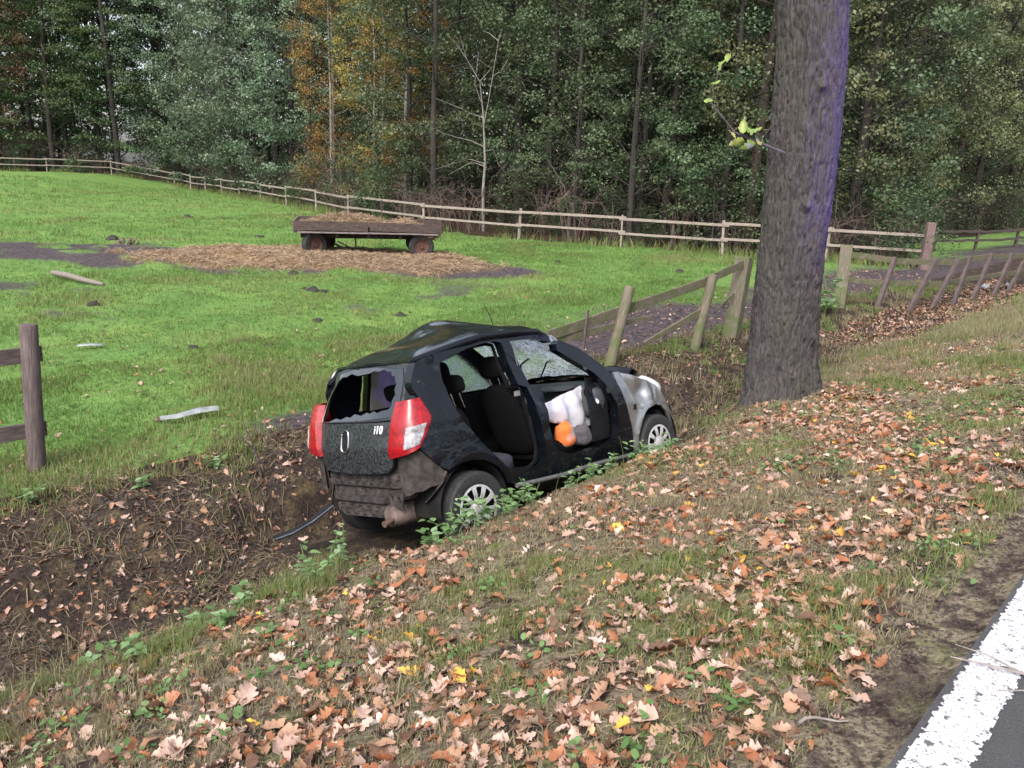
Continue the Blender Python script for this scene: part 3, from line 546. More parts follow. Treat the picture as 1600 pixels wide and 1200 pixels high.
KINDS = {  # H, hb, rad, trunk_r, clumps, leaves per clump, leaf size
 'alder': dict(a=(16, 1.2, 3.3, .15, 125, 115, .12), clr=(.35, .95), bark='dark', dead=5), 'alder_b': dict(a=(18, 1.9, 3.1, .14, 125, 115, .12), clr=(.35, .95), bark='dark', dead=6),
 'silver': dict(a=(14, .6, 3.6, .16, 150, 115, .125), clr=(.35, 1.0), bark='dark', dead=0), 'birch': dict(a=(15, 1.6, 3.0, .10, 130, 90, .10), clr=(.3, .8), bark='pale', dead=6, shape='column', droop=.5),
 'tall': dict(a=(21, 3.6, 3.2, .19, 140, 100, .125), bark='brown', dead=12), 'tall_b': dict(a=(22, 6.5, 3.0, .19, 120, 85, .13), bark='dark', dead=14), 'spruce': dict(a=(18, .3, 3.6, .14, 200, 95, .12), bark='dark', shape='cone', flat=.28, droop=.25, dead=0),
 'olive': dict(a=(15, 1.4, 3.7, .18, 140, 115, .12), clr=(.35, 1.0), bark='dark', dead=3), 'rusty': dict(a=(11, .8, 2.2, .10, 100, 75, .11), bark='dark', dead=6), 'shrub': dict(a=(3.6, .15, 1.5, .04, 45, 60, .10), bark='dark', dead=3)}
PM = {}
for q, (kn, d) in enumerate(KINDS.items()):
    w, (V, F, rn) = tree_proto(50 + q, *d['a'], shape=d.get('shape', 'round'), flat=d.get('flat', .55), droop=d.get('droop', 0.), clr=d.get('clr', (.45, .95)), dead=d['dead'])
    wm = w.build('trunk', TB[d['bark']], smooth=True); me1 = wm.data; bpy.data.objects.remove(wm)
    PM[kn] = (me1, mesh_obj('crown', V, F, KM[kn.replace('_b', '')], attrs={'rnd': rn}, mesh_only=True))
LAB = {'alder': ('dark green leafy tree', 'leafy_tree'), 'silver': ('silvery green bushy tree', 'bushy_tree'), 'birch': ('slender orange leaved birch', 'birch_tree'),
       'tall': ('tall bare stemmed tree', 'tall_tree'), 'spruce': ('green layered conifer', 'conifer_tree'), 'olive': ('olive green woodland oak', 'woodland_oak'),
       'rusty': ('small rusty brown tree', 'rusty_tree'), 'shrub': ('low green shrub', 'shrub')}
def place_words(x, y):
    px = colpx(x, y); b = [(40, 'at the left edge of the picture'), (110, 'near the left edge of the picture'), (180, 'left of the straight left part of the far fence'), (240, 'behind the straight left part of the far fence'), (300, 'at the bend of the far fence'), (370, 'just right of the bend of the far fence'), (440, 'left of the hay trailer'), (500, 'above the left end of the trailer'), (560, 'above the middle of the trailer'), (620, 'above the right half of the trailer'), (690, 'between trailer and dead tree'), (760, 'by the dead tree'), (830, 'right of the dead tree'), (900, 'above the rear of the car roof'), (970, 'above the front of the car'), (1040, 'above the broken fence'), (1110, 'left of the oak twig'), (1200, 'beside the oak trunk on its left'), (1330, 'hidden behind the oak trunk'), (1400, 'just right of the oak trunk'), (1470, 'above the corner post'), (1540, 'above the leaning posts'), (1610, 'at the right edge of the picture')]
    return next((w for v, w in b if px < v), 'past the right edge of the picture')
ROWW = ['front-row', 'second-row', 'third-row', 'fourth-row', 'back-row']
def plant_tree(kn, x, y, sc, rz, label=None, sz=1., row=0):
    k0 = kn.replace('_b', ''); lb, nm = LAB[k0]; lb = lb[0] if isinstance(lb, list) else lb; lb = (ROWW[row] + ' ' if k0 != 'shrub' else '') + lb + ' ' + place_words(x, y)
    o = thing(nm, label or lb, 'shrub' if k0 == 'shrub' else 'tree', (x, y, float(ground(x, y, False)) - .05), rz, None if label else {'shrub': 'shrubs along the edge of the wood'}.get(k0, 'trees of the wood: ' + nm.replace('_', ' ')))
    o.scale = (sc, sc, sc * sz)
    link('trunk', PM[kn][0], o); link('crown', PM[kn][1], o); return o
E2 = np.array(EDGE)[:-1]; seg = np.diff(E2, axis=0); sl_ = np.hypot(*seg.T); cum = np.r_[0, np.cumsum(sl_)]
def along(d, off):
    i = min(np.searchsorted(cum, d, 'right') - 1, len(seg) - 1); f = (d - cum[i]) / sl_[i]; p = E2[i] + seg[i] * f; n = np.array([seg[i][1], -seg[i][0]]) / sl_[i]; return p + n * off
def colpx(x, y): # bearing from the road, used to choose which kind of tree grows where
    return 800 + 1250 * x / (y * .966)
r2 = random.Random(5)
for row, (off, step) in enumerate([(1.9, 3.1), (5.5, 3.6), (10.5, 4.2), (15.5, 4.2), (21, 4.6)]):
    d = r2.uniform(0, 1)
    while d < cum[-1] - .3:
        p = along(d, off + r2.uniform(-1, 1.2)); x, y = float(p[0]), float(p[1]); px = colpx(x, y); d += step * r2.uniform(.8, 1.25) * (1 + max(0, y - 40) / 110)
        if px < -250 or px > 2000 or float(beyond(np.array([x]), np.array([y]))[0]) < .8: continue
        if row == 0:
            kn = 'rusty' if px < 20 else 'spruce' if px < 215 else r2.choice(['olive', 'silver']) if px < 300 else 'silver' if px < 480 else 'birch' if px < 625 else r2.choice(['tall', 'alder_b', 'alder', 'alder', 'alder_b']) if px < 1180 else r2.choice(['olive', 'olive', 'alder', 'tall'])
        else:
            kn = r2.choice(['spruce', 'alder', 'spruce']) if px < 250 else r2.choice(['alder', 'silver', 'alder_b']) if px < 480 else r2.choice(['alder', 'alder_b', 'tall', 'tall_b']) if px < 1250 else r2.choice(['olive', 'alder', 'tall_b'])
        if row == 0 and 725 < px < 775: continue
        plant_tree(kn, x, y, r2.uniform(.85, 1.12) * (1 + .5 * float(sstep(45, 66, y))), r2.uniform(0, 6.28), row=row)
d = 0.
while d < cum[-1]:
    p = along(d, r2.uniform(.3, 2.6)); x, y = float(p[0]), float(p[1]); px = colpx(x, y); d += r2.uniform(1.3, 3.2) * (1 + max(0, y - 40) / 50)
    if -200 < px < 1900 and not (600 < px < 760 and r2.random() < .5): plant_tree('shrub', x, y, r2.uniform(.45, 1.15), r2.uniform(0, 6.28), sz=r2.uniform(.7, 1.1))
# far mass of the wood, reads as one
r = np.random.default_rng(3); C = []
while len(C) < 3400:
    p = along(r.uniform(0, cum[-1]), r.uniform(21, 36))
    if float(beyond(np.array([p[0]]), np.array([p[1]]))[0]) < 17: continue
    z = r.uniform(0, 1) ** 1.1 * 26
    C.append((p[0], p[1], z))
V, F, rn = leafcloud(r, np.array(C), r.uniform(1.2, 2.4, len(C)), 34, .55, .8)
tag(mesh_obj('distant_wood', V, F, KM['alder'], attrs={'rnd': rn}), 'deep dark mass of the wood behind the first rows of trees', None, None, 'stuff')
for q, (x, y, s_) in enumerate([(-36.8, 75.5, 1.45), (-33.6, 77.5, 1.5), (-38.6, 79, 1.5), (-35.2, 83, 1.5), (-41.5, 76, 1.4)]): plant_tree('spruce', x, y, s_, q * 1.7, row=min(q, 3))
# dead tree, leafless bushes and dead stems along the wood's edge
DEADW = nmat('dead_wood', [(.13, .11, .10), (.28, .245, .225)], 8, .9)
BROWNW = nmat('brown_twigs', [(.06, .042, .034), (.15, .105, .085)], 8, .9)
dt = thing('dead_tree', 'leafless pale dead tree standing just behind the far paddock fence', 'tree', (-1.45, 34.1, 0)); K = .0264
def dpt(px, py, k=0): return ((px - 745) * K, k, (345 - py) * K)
w = MB(); w.tube([dpt(746, 352), dpt(744, 280), dpt(746, 240), dpt(744, 205), dpt(741, 165), dpt(738, 138)], [.075, .062, .052, .042, .03, .012], 7); w.build('trunk', DEADW, dt, smooth=True)
for L in ([(742, 185), (749, 150), (755, 110), (762, 62), (767, 45)], [(741, 165), (735, 120), (714, 88), (703, 55)], [(745, 215), (722, 206), (700, 202), (668, 193)], [(741, 172), (720, 166), (708, 160), (668, 146)], [(745, 240), (722, 234), (700, 240), (668, 251)], [(745, 244), (726, 238), (708, 248), (690, 258)], [(744, 222), (758, 218), (768, 244)], [(755, 112), (768, 104), (777, 88)], [(738, 150), (728, 125), (733, 80)], [(735, 120), (752, 100), (730, 88)], [(762, 62), (748, 52), (738, 48)], [(714, 88), (700, 70), (688, 60)], [(720, 166), (712, 178), (700, 170)]):
    w = MB(); k = 0; pts = []
    for q, (a, b_) in enumerate(L): pts.append(dpt(a, b_, k)); k += r2.uniform(-.25, .25)
    w.tube(pts, np.linspace(.022, .006, len(pts)), 5); w.build('branch', DEADW, dt, smooth=True)
def bush_mesh(seed, H, nst):
    r = np.random.default_rng(seed); w = MB()
    for _ in range(nst):
        a = r.uniform(0, 6.28); b0 = np.array([r.normal(0, .25), r.normal(0, .25), -.05]); L = H * r.uniform(.5, 1.1); p1 = b0 + [math.cos(a) * L * .18, math.sin(a) * L * .18, L * .6]; p2 = p1 + [math.cos(a) * L * .35, math.sin(a) * L * .35, L * r.uniform(-.1, .35)]; p3 = p2 + [math.cos(a) * L * .25, math.sin(a) * L * .25, -L * r.uniform(0, .35)]
        w.tube([b0, p1, p2, p3], [.022, .016, .010, .004], 4, False)
        for _k in range(5):
            f = r.uniform(.3, 1); q = p1 + (p2 - p1) * f; e = q + r.normal(0, .35, 3); w.tube([q, (q + e) / 2 + r.normal(0, .05, 3), e], [.008, .006, .003], 3, False)
    o = w.build('bare_bush', BROWNW); me = o.data; bpy.data.objects.remove(o); return me
BU = [bush_mesh(300 + q, 2.6, 16) for q in range(4)]; d = 1.
while d < cum[-1]:
    p = along(d, r2.uniform(.2, 3.2)); x, y = float(p[0]), float(p[1]); px = colpx(x, y); d += r2.uniform(.9, 2.6) * (1 + max(0, y - 40) / 40)
    if not -50 < px < 1700: continue
    o = link('bare_bush', r2.choice(BU)); o.location = (x, y, float(ground(x, y, False))); o.rotation_euler = (0, 0, r2.uniform(0, 6.28)); s_ = r2.uniform(.6, 1.3); o.scale = (s_, s_, s_ * r2.uniform(.8, 1.2))
    tag(o, 'leafless brown bush of drooping twigs ' + place_words(x, y), 'bush', 'bare bushes under the trees')
# rank weeds at the foot of the far fence
xs, ys, hs_ = [], [], []
for a_, b_ in zip(FENCE[:-1], FENCE[1:]):
    L = math.dist(a_, b_); n = int(L * 130); f = RNG.uniform(0, 1, n); xs.append(a_[0] + (b_[0] - a_[0]) * f + RNG.normal(.1, .35, n)); ys.append(a_[1] + (b_[1] - a_[1]) * f + RNG.normal(.3, .35, n))
x = np.concatenate(xs); y = np.concatenate(ys); k = RNG.uniform(0, 1, len(x)) < clump(x, y, .6, 95, .35, .6); x, y = x[k], y[k]
blades('fence_weeds', x, y, RNG.uniform(.15, .45, len(x)), RNG.uniform(.02, .045, len(x)), RNG.uniform(.4, 1, len(x)), RNG.normal(.55, .12, len(x)))
# ------------------------------------------------------------------ fences
def woodmat(name, cols, bmp=.5, moss=None):
    m, t, b, _ = new_mat(name); v = coords(t, (3, 3, 3)); v2 = coords(t, (1, 1, 1))
    wv = t.nodes.new('ShaderNodeTexNoise'); wv.inputs['Scale'].default_value = 6; wv.inputs['Detail'].default_value = 6; wv.inputs['Roughness'].default_value = .7
    t.links.new(coords(t, (1, 12, 12)), wv.inputs['Vector']); c = ramp(t, wv.outputs['Fac'], cols, [.3, .5, .7])
    if moss: c = mixc(t, ramp(t, noise(t, v2, 5, 5, .65), [(0, 0, 0), (.85, .85, .85)], [.44, .6]), c, moss)
    t.links.new(c, b.inputs['Base Color']); b.inputs['Roughness'].default_value = .9; b.inputs['Specular IOR Level'].default_value = .2; bump(t, b, wv.outputs['Fac'], bmp, .008); return m
FW = woodmat('weathered_rail', [(.14, .11, .092), (.27, .225, .19), (.39, .33, .295)])
MOSSW = woodmat('mossy_wood', [(.07, .06, .048), (.15, .125, .095), (.25, .21, .165)], .6, (.095, .115, .045))
DARKW = woodmat('dark_wood', [(.035, .027, .024), (.075, .058, .052), (.14, .11, .10)])
POSTW = woodmat('old_post_wood', [(.05, .036, .036), (.105, .08, .078), (.17, .135, .125)])
PINKW = woodmat('corner_post_wood', [(.09, .06, .055), (.17, .12, .11), (.27, .20, .185)])
def plank(name, a, b, th, hgt, mat, parent, jit=.004, taper=None):
    """a board between two points, its own mesh laid along local X"""
    R, L = basis(a, b); mb = MB(); n = max(2, int(L / .6) + 1); xs = np.linspace(0, L, n); bend = RNG.normal(0, jit, n)
    hh = np.full(n, hgt) if taper is None else np.interp(xs, [0, L], np.array(taper) * hgt)
    P = []
    for q in range(n):
        P.append([(xs[q], -th / 2, -hh[q] / 2 + bend[q]), (xs[q], th / 2, -hh[q] / 2 + bend[q]), (xs[q], th / 2, hh[q] / 2 + bend[q]), (xs[q], -th / 2, hh[q] / 2 + bend[q])])
    P = np.array(P); V = P.reshape(-1, 3); F = [(4 * q + j, 4 * q + (j + 1) % 4, 4 * q + 4 + (j + 1) % 4, 4 * q + 4 + j) for q in range(n - 1) for j in range(4)] + [(3, 2, 1, 0), tuple(4 * n - 4 + j for j in range(4))]
    mb.add(V, F); o = mb.build(name, mat, parent, bevel=min(th, hgt) * .12); Mx = np.eye(4); Mx[:3, :3] = R; Mx[:3, 3] = a; o.matrix_local = Matrix(Mx.tolist()); return o
def round_post(name, base, top, r, mat, parent, n=14, sink=.3):
    R, L = basis(base, top); mb = MB(); Lx = L + sink
    prof = [(0.001, -.0), (r * 1.02, 0), (r, Lx * .5), (r * .97, Lx - .012), (r * .86, Lx), (0.001, Lx + .004)]
    mb.lathe(prof, n, 'X'); o = mb.build(name, mat, parent, smooth=True, auto=.6); Mx = np.eye(4); Mx[:3, :3] = R; Mx[:3, 3] = np.array(base) - R[:, 0] * sink; o.matrix_local = Matrix(Mx.tolist()); return o
def gz_(x, y): return float(ground(np.array([x]), np.array([y]), False)[0])
pf = thing('paddock_fence', 'long weathered post and rail fence running along the edge of the wood', 'fence')
PF = [(a, b, gz_(a, b)) for a, b in FENCE]
for q in range(len(PF) - 1):
    a, b = np.array(PF[q]), np.array(PF[q + 1]); dz = (.03 if q % 2 else -.03)
    for f in (0, .5):
        p = a + (b - a) * f + [0, .06, 0]
        if q == 0 and f == 0: continue
        h = 1.09 + RNG.uniform(-.04, .05); ln = RNG.normal(0, .03, 2)
        plank('post', p - [0, 0, .2], p + [ln[0], ln[1], h + (.06 if f == 0 else 0)], .06, .085, FW if f == 0 else DARKW, pf)
    L = np.linalg.norm(b - a); u = (b - a) / L * .12
    for hgt in (1.06, .56):
        if q == 11 and hgt > 1: # one top rail hangs broken
            plank('rail', a - u + [0, 0, hgt + dz], a + (b - a) * .45 + [0, 0, hgt - .1], .05, .10, FW, pf); plank('rail', a + (b - a) * .4 + [.02, -.03, hgt - .22], b + u + [0, 0, hgt - .02], .05, .10, FW, pf); continue
        plank('rail', a - u + [0, 0, hgt + dz + RNG.normal(0, .012)], b + u + [0, 0, hgt + dz + RNG.normal(0, .02)], .05, .09 if hgt > .6 else .08, FW, pf, .003)
p = np.array(PF[0]); o = plank('corner_post', p - [0, 0, .3], p + [.02, 0, 1.45], .24, .26, PINKW, pf)
# dark fence beyond the corner post
df = thing('dark_rail_fence', 'low dark post and rail fence in front of the wood beyond the corner post', 'fence')
DP = [(13.9, 30.4), (16.4, 32.0), (19.0, 33.7), (21.8, 35.6), (24.8, 37.6), (28, 39.8)]
for q, (x, y) in enumerate(DP):
    if q: plank('post', (x, y, gz_(x, y) - .2), (x + .05, y, gz_(x, y) + .86), .09, .1, DARKW, df)
    if q < len(DP) - 1:
        x2, y2 = DP[q + 1]
        for h in (.76, .40): plank('rail', (x, y - .07, gz_(x, y) + h + .03 * (q % 2)), (x2, y2 - .07, gz_(x2, y2) + h), .04, .10, DARKW, df, .02)
# near fence, left piece
lf = thing('roadside_fence', 'dark fence post with two rail ends at the left edge above the ditch', 'fence')
B, T_ = np.array([-4.12, 6.51, -.02]), np.array([-4.09, 6.60, 1.28]); round_post('post', B, T_, .072, POSTW, lf); u = np.array([-.717, -.697, 0]) ; side_ = np.array([-.06, .085, 0])
for h in (1.02, .355): plank('rail', B + side_ - u * .10 + [.02 * h, .07 * h, h], B + side_ + u * 2.6 + [.02, .07, h + .02], .035, .135, POSTW, lf)
# near fence, broken piece behind the wreck
mf = thing('broken_fence', 'broken leaning post and board fence between the wrecked car and the oak', 'fence')
A0, A1_ = np.array([1.38, 11.09, 0.]), np.array([1.63, 11.36, 1.11]); B0, B1 = np.array([2.88, 12.45, 0.]), np.array([3.13, 12.72, 1.15]); C0, C1 = np.array([3.66, 13.32, 0.]), np.array([3.84, 13.6, 1.36])
round_post('post', A0, A1_, .078, MOSSW, mf); round_post('post', B0, B1, .078, MOSSW, mf); plank('square_post', C0 - [0, 0, .3], C1, .24, .26, MOSSW, mf)
plank('board', (.45, 10.35, .56), (3.02, 12.72, 1.03), .03, .14, MOSSW, mf); plank('board', (2.95, 12.68, 1.02), (3.78, 13.42, 1.26), .03, .13, MOSSW, mf); plank('board', (.42, 10.36, .46), (2.05, 11.78, .62), .03, .14, MOSSW, mf, taper=(1, .35))
plank('broken_board', (3.0, 12.62, .60), (1.95, 11.72, .22), .03, .13, MOSSW, mf, .012, taper=(1, .45)); plank('splinter', (3.66, 13.35, .78), (3.32, 13.02, .55), .02, .05, MOSSW, mf); plank('iron_bolt', (3.52, 13.22, .62), (3.44, 13.14, .60), .02, .02, DARKW, mf)
mb = MB(); mb.tube([np.array([3.5, 13.18, .60]) + np.array([.05 * math.cos(a), 0, .05 * math.sin(a)]) for a in np.linspace(0, 2 * PI, 14)], .010, 6, False); mb.build('iron_ring', nmat('rusty_iron', [(.03, .02, .016), (.09, .05, .035)], 30, .8, .4), mf)
plank('thin_stake', (.95, 10.72, 0), (1.0, 10.8, .85), .025, .03, POSTW, mf)
# near fence, right piece: leaning posts beyond the oak
rf = thing('leaning_fence', 'run of leaning mossy fence posts with two rails on the right beyond the oak', 'fence')
plank('gate_post', (7.07, 17.38, -.3), (7.18, 17.66, 1.29), .25, .25, MOSSW, rf)
RP = [((8.01, 17.58), (8.36, 17.86, 1.05)), ((9.0, 18.13), (9.55, 18.4, 1.0)), ((9.76, 18.65), (10.36, 18.93, .97)), ((10.87, 19.77), (11.22, 20.04, .93)), ((11.81, 20.63), (12.26, 20.9, .95)), ((12.98, 21.7), (13.42, 21.96, .88)), ((13.9, 22.6), (14.4, 22.85, .82)), ((15.1, 23.8), (15.6, 24.1, .9)), ((16.6, 25.2), (17.1, 25.5, .9)), ((18.2, 26.9), (18.7, 27.2, .92))]
tops = [np.array([7.2, 17.6, 1.10])]; mids = [np.array([7.12, 17.5, .60])]
for bs, tp in RP:
    b = np.array([bs[0], bs[1], gz_(*bs)]); tp = np.array(tp); plank('post', b - (tp - b) * .2, tp, .09, .10, POSTW, rf); tops.append(b + (tp - b) * .93 + [0, .07, 0]); mids.append(b + (tp - b) * .50 + [0, .07, 0])
for P, h in ((tops, .13), (mids, .12)):
    for a, b in zip(P[:-1], P[1:]): u = (b - a) / np.linalg.norm(b - a) * .07; plank('rail', a - u, b + u, .035, h, MOSSW, rf, .01)

# ------------------------------------------------------------------ farm trailer with hay
TY = nmat('trailer_tyre', [(.012, .012, .012), (.04, .038, .036)], 20, .9); IRON = nmat('trailer_iron', [(.015, .013, .013), (.05, .038, .032)], 12, .85, .2); RUST = nmat('rusty_rim', [(.05, .024, .018), (.11, .05, .036)], 14, .85)
OLDB = woodmat('old_trailer_board', [(.03, .022, .019), (.07, .052, .045), (.14, .11, .095)], .7); GREYB = woodmat('grey_trailer_board', [(.08, .062, .058), (.18, .15, .145), (.34, .30, .29)], .7)
tr = thing('hay_trailer', 'old flat wooden farm trailer loaded with hay standing on the paddock', 'trailer', (-4.45, 24.25, 0), math.radians(11)); tr.location.z = gz_(-4.45, 24.2) - .09
L2, W2 = 2.1, 1.0
for k in range(6): plank('deck_board', (-L2 + .02, -W2 + .17 + k * .345, .80), (L2 - .02, -W2 + .17 + k * .345, .80), .33, .04, OLDB, tr)
for sy in (-1, 1):
    plank('side_board', (-L2, sy * W2, .985), (-.02, sy * W2, .985), .035, .27, OLDB, tr, .012); plank('side_board', (.03, sy * W2, .965), (L2, sy * W2, .945), .035, .25, OLDB, tr, .012)
    plank('side_rail', (-L2 + .1, sy * (W2 - .02), .80), (L2 - .1, sy * (W2 - .02), .79), .07, .045, GREYB, tr)
    for x in (-2.1, -1.35, -.6, .05, .8, 1.5, 2.15): plank('iron_strap', (x, sy * (W2 + .028), .76), (x, sy * (W2 + .028), 1.12), .05, .02, IRON, tr)
for sx in (-1, 1):
    for k in range(3): plank('end_board', (sx * L2, -W2 + .04 + k * .70, .96), (sx * L2, -W2 + .68 + k * .70, .96), .035, .30, GREYB if sx < 0 else OLDB, tr, .01)
for y in (-.38, .38): plank('chassis_beam', (-L2 + .15, y, .66), (L2 - .15, y, .66), .09, .14, IRON, tr)
for x in (-1.7, -.9, 0, .9, 1.7): plank('cross_beam', (x, -W2 + .06, .71), (x, W2 - .06, .71), .07, .08, IRON, tr)
def twheel(x, y, steer):
    w = MB(); R = .375; w.lathe([(R * .60, -.09), (R * .86, -.11), (R * .97, -.075), (R, 0), (R * .97, .075), (R * .86, .11), (R * .60, .09)], 28, 'Y'); o = w.build('wheel', TY, tr, smooth=True); o.location = (x, y, R + .05); o.rotation_euler = (0, 0, steer)
    q = MB(); s = -1
    for s in (-1, 1): q.lathe([(.002, s * .05), (.06, s * .065), (.075, s * .03), (.14, s * .02), (.19, s * .065), (.215, s * .085), (.222, s * .06)], 24, 'Y')
    q.build('rim', RUST, o, smooth=True)
for x, y, s in ((1.52, -.80, 0), (1.52, .80, 0), (-1.55, -.70, .5), (-1.35, .78, .5)): twheel(x, y, s)
w = MB(); w.tube([(1.52, -.8, .37), (1.52, .8, .37)], .05, 8); w.box((1.52, -.38, .52), (.5, .08, .12)); w.box((1.52, .38, .52), (.5, .08, .12)); w.build('axle', IRON, tr)
w = MB(); w.tube([(-1.6, -.7, .37), (-1.3, .78, .37)], .05, 8); w.lathe([(.40, .54), (.44, .54), (.44, .60), (.40, .60)], 20, 'Z', (-1.45, 0, 0)); w.box((-1.45, 0, .46), (.6, .5, .14)); w.build('turntable', IRON, tr)
w = MB(); w.tube([(-1.0, -.3, .42), (-.35, -.8, .18), (-.2, -.9, .08)], .03, 6); w.tube([(-.38, -.35, .64), (-.38, -.36, .2)], .025, 6); w.tube([(-.38, -.36, .24), (-.9, -.36, .5)], .02, 6); w.build('drawbar', IRON, tr)
for x in (.2, .35, .9): 
    w = MB(); w.tube([(x, -.95, .72), (x, -.95, .60)], .012, 5); w.build('hook', IRON, tr)
HAY = leafmat('hay_straw', [(.12, .08, .05), (.27, .185, .115), (.38, .275, .18), (.48, .37, .26)], .8, .15)
def straw(name, C, N, L, w_, spread=.5):
    n = len(C); a = RNG.uniform(0, 2 * PI, n); D = np.stack([np.cos(a), np.sin(a), RNG.normal(0, spread, n)], 1) + N * .25; D /= np.linalg.norm(D, axis=1)[:, None]; S = np.cross(D, N + RNG.normal(0, .5, N.shape)); S /= np.linalg.norm(S, axis=1)[:, None] + 1e-9
    L = L[:, None]; w_ = w_ / 2; m_ = C + N * L * .12
    V = np.stack([C - D * L / 2 - S * w_, C - D * L / 2 + S * w_, m_ + S * w_, m_ - S * w_, C + D * L / 2 + S * w_, C + D * L / 2 - S * w_], 1).reshape(-1, 3); o = (np.arange(n) * 6)[:, None]
    return mesh_obj(name, V, np.concatenate([o + np.array([[0, 1, 2, 3]]), o + np.array([[3, 2, 4, 5]])]), HAY, attrs={'rnd': np.repeat(np.clip(RNG.normal(.5, .22, n), 0, 1), 6)})
n = 16000; u = RNG.uniform(-1, 1, n) * (L2 - .08); v_ = RNG.uniform(-1, 1, n) * (W2 - .08)
hh = .84 + .30 * np.exp(-((u + 1.0) / .75) ** 2) * np.cos(v_ * 1.1) + .22 * np.exp(-((u + .1) / .6) ** 2) * np.cos(v_ * 1.2) + .20 * np.exp(-((u - 1.1) / .35) ** 2) + .10 + .12 * (vnoise(u * 4, v_ * 4, seed=4) - .5)
hh = np.where(u > 1.6, .84, hh) - RNG.uniform(0, .12, n); ca, sa = math.cos(math.radians(11)), math.sin(math.radians(11))
C = np.stack([-4.45 + u * ca - v_ * sa, 24.25 + u * sa + v_ * ca, hh - .03 + tr.location.z], 1)
tag(straw('hay_heap', C, np.tile([0, 0, 1.], (n, 1)), RNG.uniform(.12, .35, n), .010), 'heap of loose straw coloured hay on the deck of the farm trailer', None, None, 'stuff')
n = 85000; x = RNG.uniform(-11.5, .5, n); y = RNG.uniform(18.6, 26.2, n); k = RNG.uniform(0, 1, n) < hay_mask(x, y) * (.35 + .65 * clump(x, y, 1.1, 98, .4, .55)); x, y = x[k], y[k]
C = np.stack([x, y, ground(x, y) + .015 + RNG.uniform(0, .05, len(x))], 1)
tag(straw('scattered_hay', C, np.tile([0, 0, 1.], (len(x), 1)), RNG.uniform(.10, .30, len(x)), .010, .3), 'loose hay trodden into the ground round the farm trailer', None, None, 'stuff')

# ------------------------------------------------------------------ things lying about
def blob(seed, r, flat=.55, n=10):
    g = np.random.default_rng(seed); th = np.linspace(0, 2 * PI, n, endpoint=False); ph = np.linspace(-.5, 1, 6) * PI / 2
    V = np.array([[math.cos(p) * math.cos(t_), math.cos(p) * math.sin(t_), math.sin(p) * flat] for p in ph[:-1] for t_ in th] + [[0, 0, flat]]); nf = 1 + .8 * (vnoise(V[:, 0] * 1.8 + seed, V[:, 1] * 1.8, V[:, 2] * 1.8, seed=seed) - .5) + g.normal(0, .10, len(V)); V = V * nf[:, None] * r
    F = [(i * n + j, i * n + (j + 1) % n, (i + 1) * n + (j + 1) % n, (i + 1) * n + j) for i in range(4) for j in range(n)] + [(4 * n + j, 4 * n + (j + 1) % n, 5 * n) for j in range(n)]
    return MB().add(V, F)
CLOD = nmat('wet_earth', [(.012, .009, .009), (.04, .03, .027)], 14, .85, bmp=.8, bscale=30)
for q, (x, y, r_) in enumerate([(-4.3, 16.9, .17), (-4.05, 16.8, .12), (-4.5, 17.05, .1), (-2.1, 14.5, .12), (-14.8, 36.6, .22), (-13.0, 25.9, .2), (-4.6, 11.2, .09), (-3.4, 13.6, .1), (-7.6, 14.3, .11), (-2.75, 9.9, .08), (-3.6, 11.5, .09), (-9.2, 28.9, .2), (-5.4, 19.4, .16), (-.9, 12.3, .1), (1.2, 23.6, .14), (4.6, 22.5, .16)]):
    o = blob(q, r_).build('earth_clod', CLOD, None, smooth=True); o.location = (x, y, float(ground(np.array([x]), np.array([y]))[0]) - .01); o.rotation_euler = (0, 0, q)
    tag(o, 'dark clod of earth lying on the green grass of the paddock', 'earth clod', 'clods of earth on the paddock')
def gl(x, y): return float(ground(np.array([x]), np.array([y]))[0])
lg = thing('split_log', 'pale barkless log lying on the paddock grass at the left', 'log'); a = np.array([-10.22, 17.58, .10]); b = np.array([-8.52, 16.43, .06]); w = MB(); w.tube([a, a * .7 + b * .3 + [0, 0, .02], a * .4 + b * .6, b], [.05, .06, .055, .035], 10)
w.build('trunk', woodmat('bare_log', [(.11, .085, .075), (.20, .165, .15), (.30, .25, .225)]), lg, smooth=True, auto=.6)
st = thing('rotten_stump', 'small mossy rotten stump sticking out of the paddock grass', 'stump', (-11.9, 24.6, gl(-11.9, 24.6)))
w = MB()
for q in range(6): a_ = q * 1.05; w.tube([(math.cos(a_) * .22 - .1, math.sin(a_) * .12, -.05), (math.cos(a_) * .36, math.sin(a_) * .14, .08 + .06 * (q % 3))], [.09, .05], 6)
w.build('root', MOSSW, st)
PLASW = nmat('pale_plastic', [(.15, .16, .17), (.36, .37, .38)], 9, .45); PLASB = nmat('black_trim', [(.006, .006, .007), (.016, .016, .018)], 10, .6, spec=.2)
def strip(name, pts, wid, th, mat, parent=None):
    pts = np.array(pts, float); T = np.gradient(pts, axis=0); T /= np.linalg.norm(T, axis=1)[:, None]; S = np.cross(T, [0, 0, 1]); S /= np.linalg.norm(S, axis=1)[:, None]; N = np.cross(S, T); wid = np.broadcast_to(wid, (len(pts),))[:, None]
    return MB().grid(np.stack([pts - S * wid / 2, pts - S * wid * .3 + N * th, pts + S * wid * .3 + N * th, pts + S * wid / 2, pts, pts - S * wid / 2], 1)).build(name, mat, parent, smooth=True)
wp = strip('broken_trim_piece', [(-3.62, 7.84, gl(-3.62, 7.84) + .05), (-3.48, 7.93, gl(-3.48, 7.93) + .07), (-3.30, 8.05, gl(-3.3, 8.05) + .09), (-3.14, 8.17, gl(-3.14, 8.17) + .07)], [.05, .08, .11, .09], .03, PLASW); tag(wp, 'broken white plastic car trim lying on the grass left of the wreck', 'plastic piece')
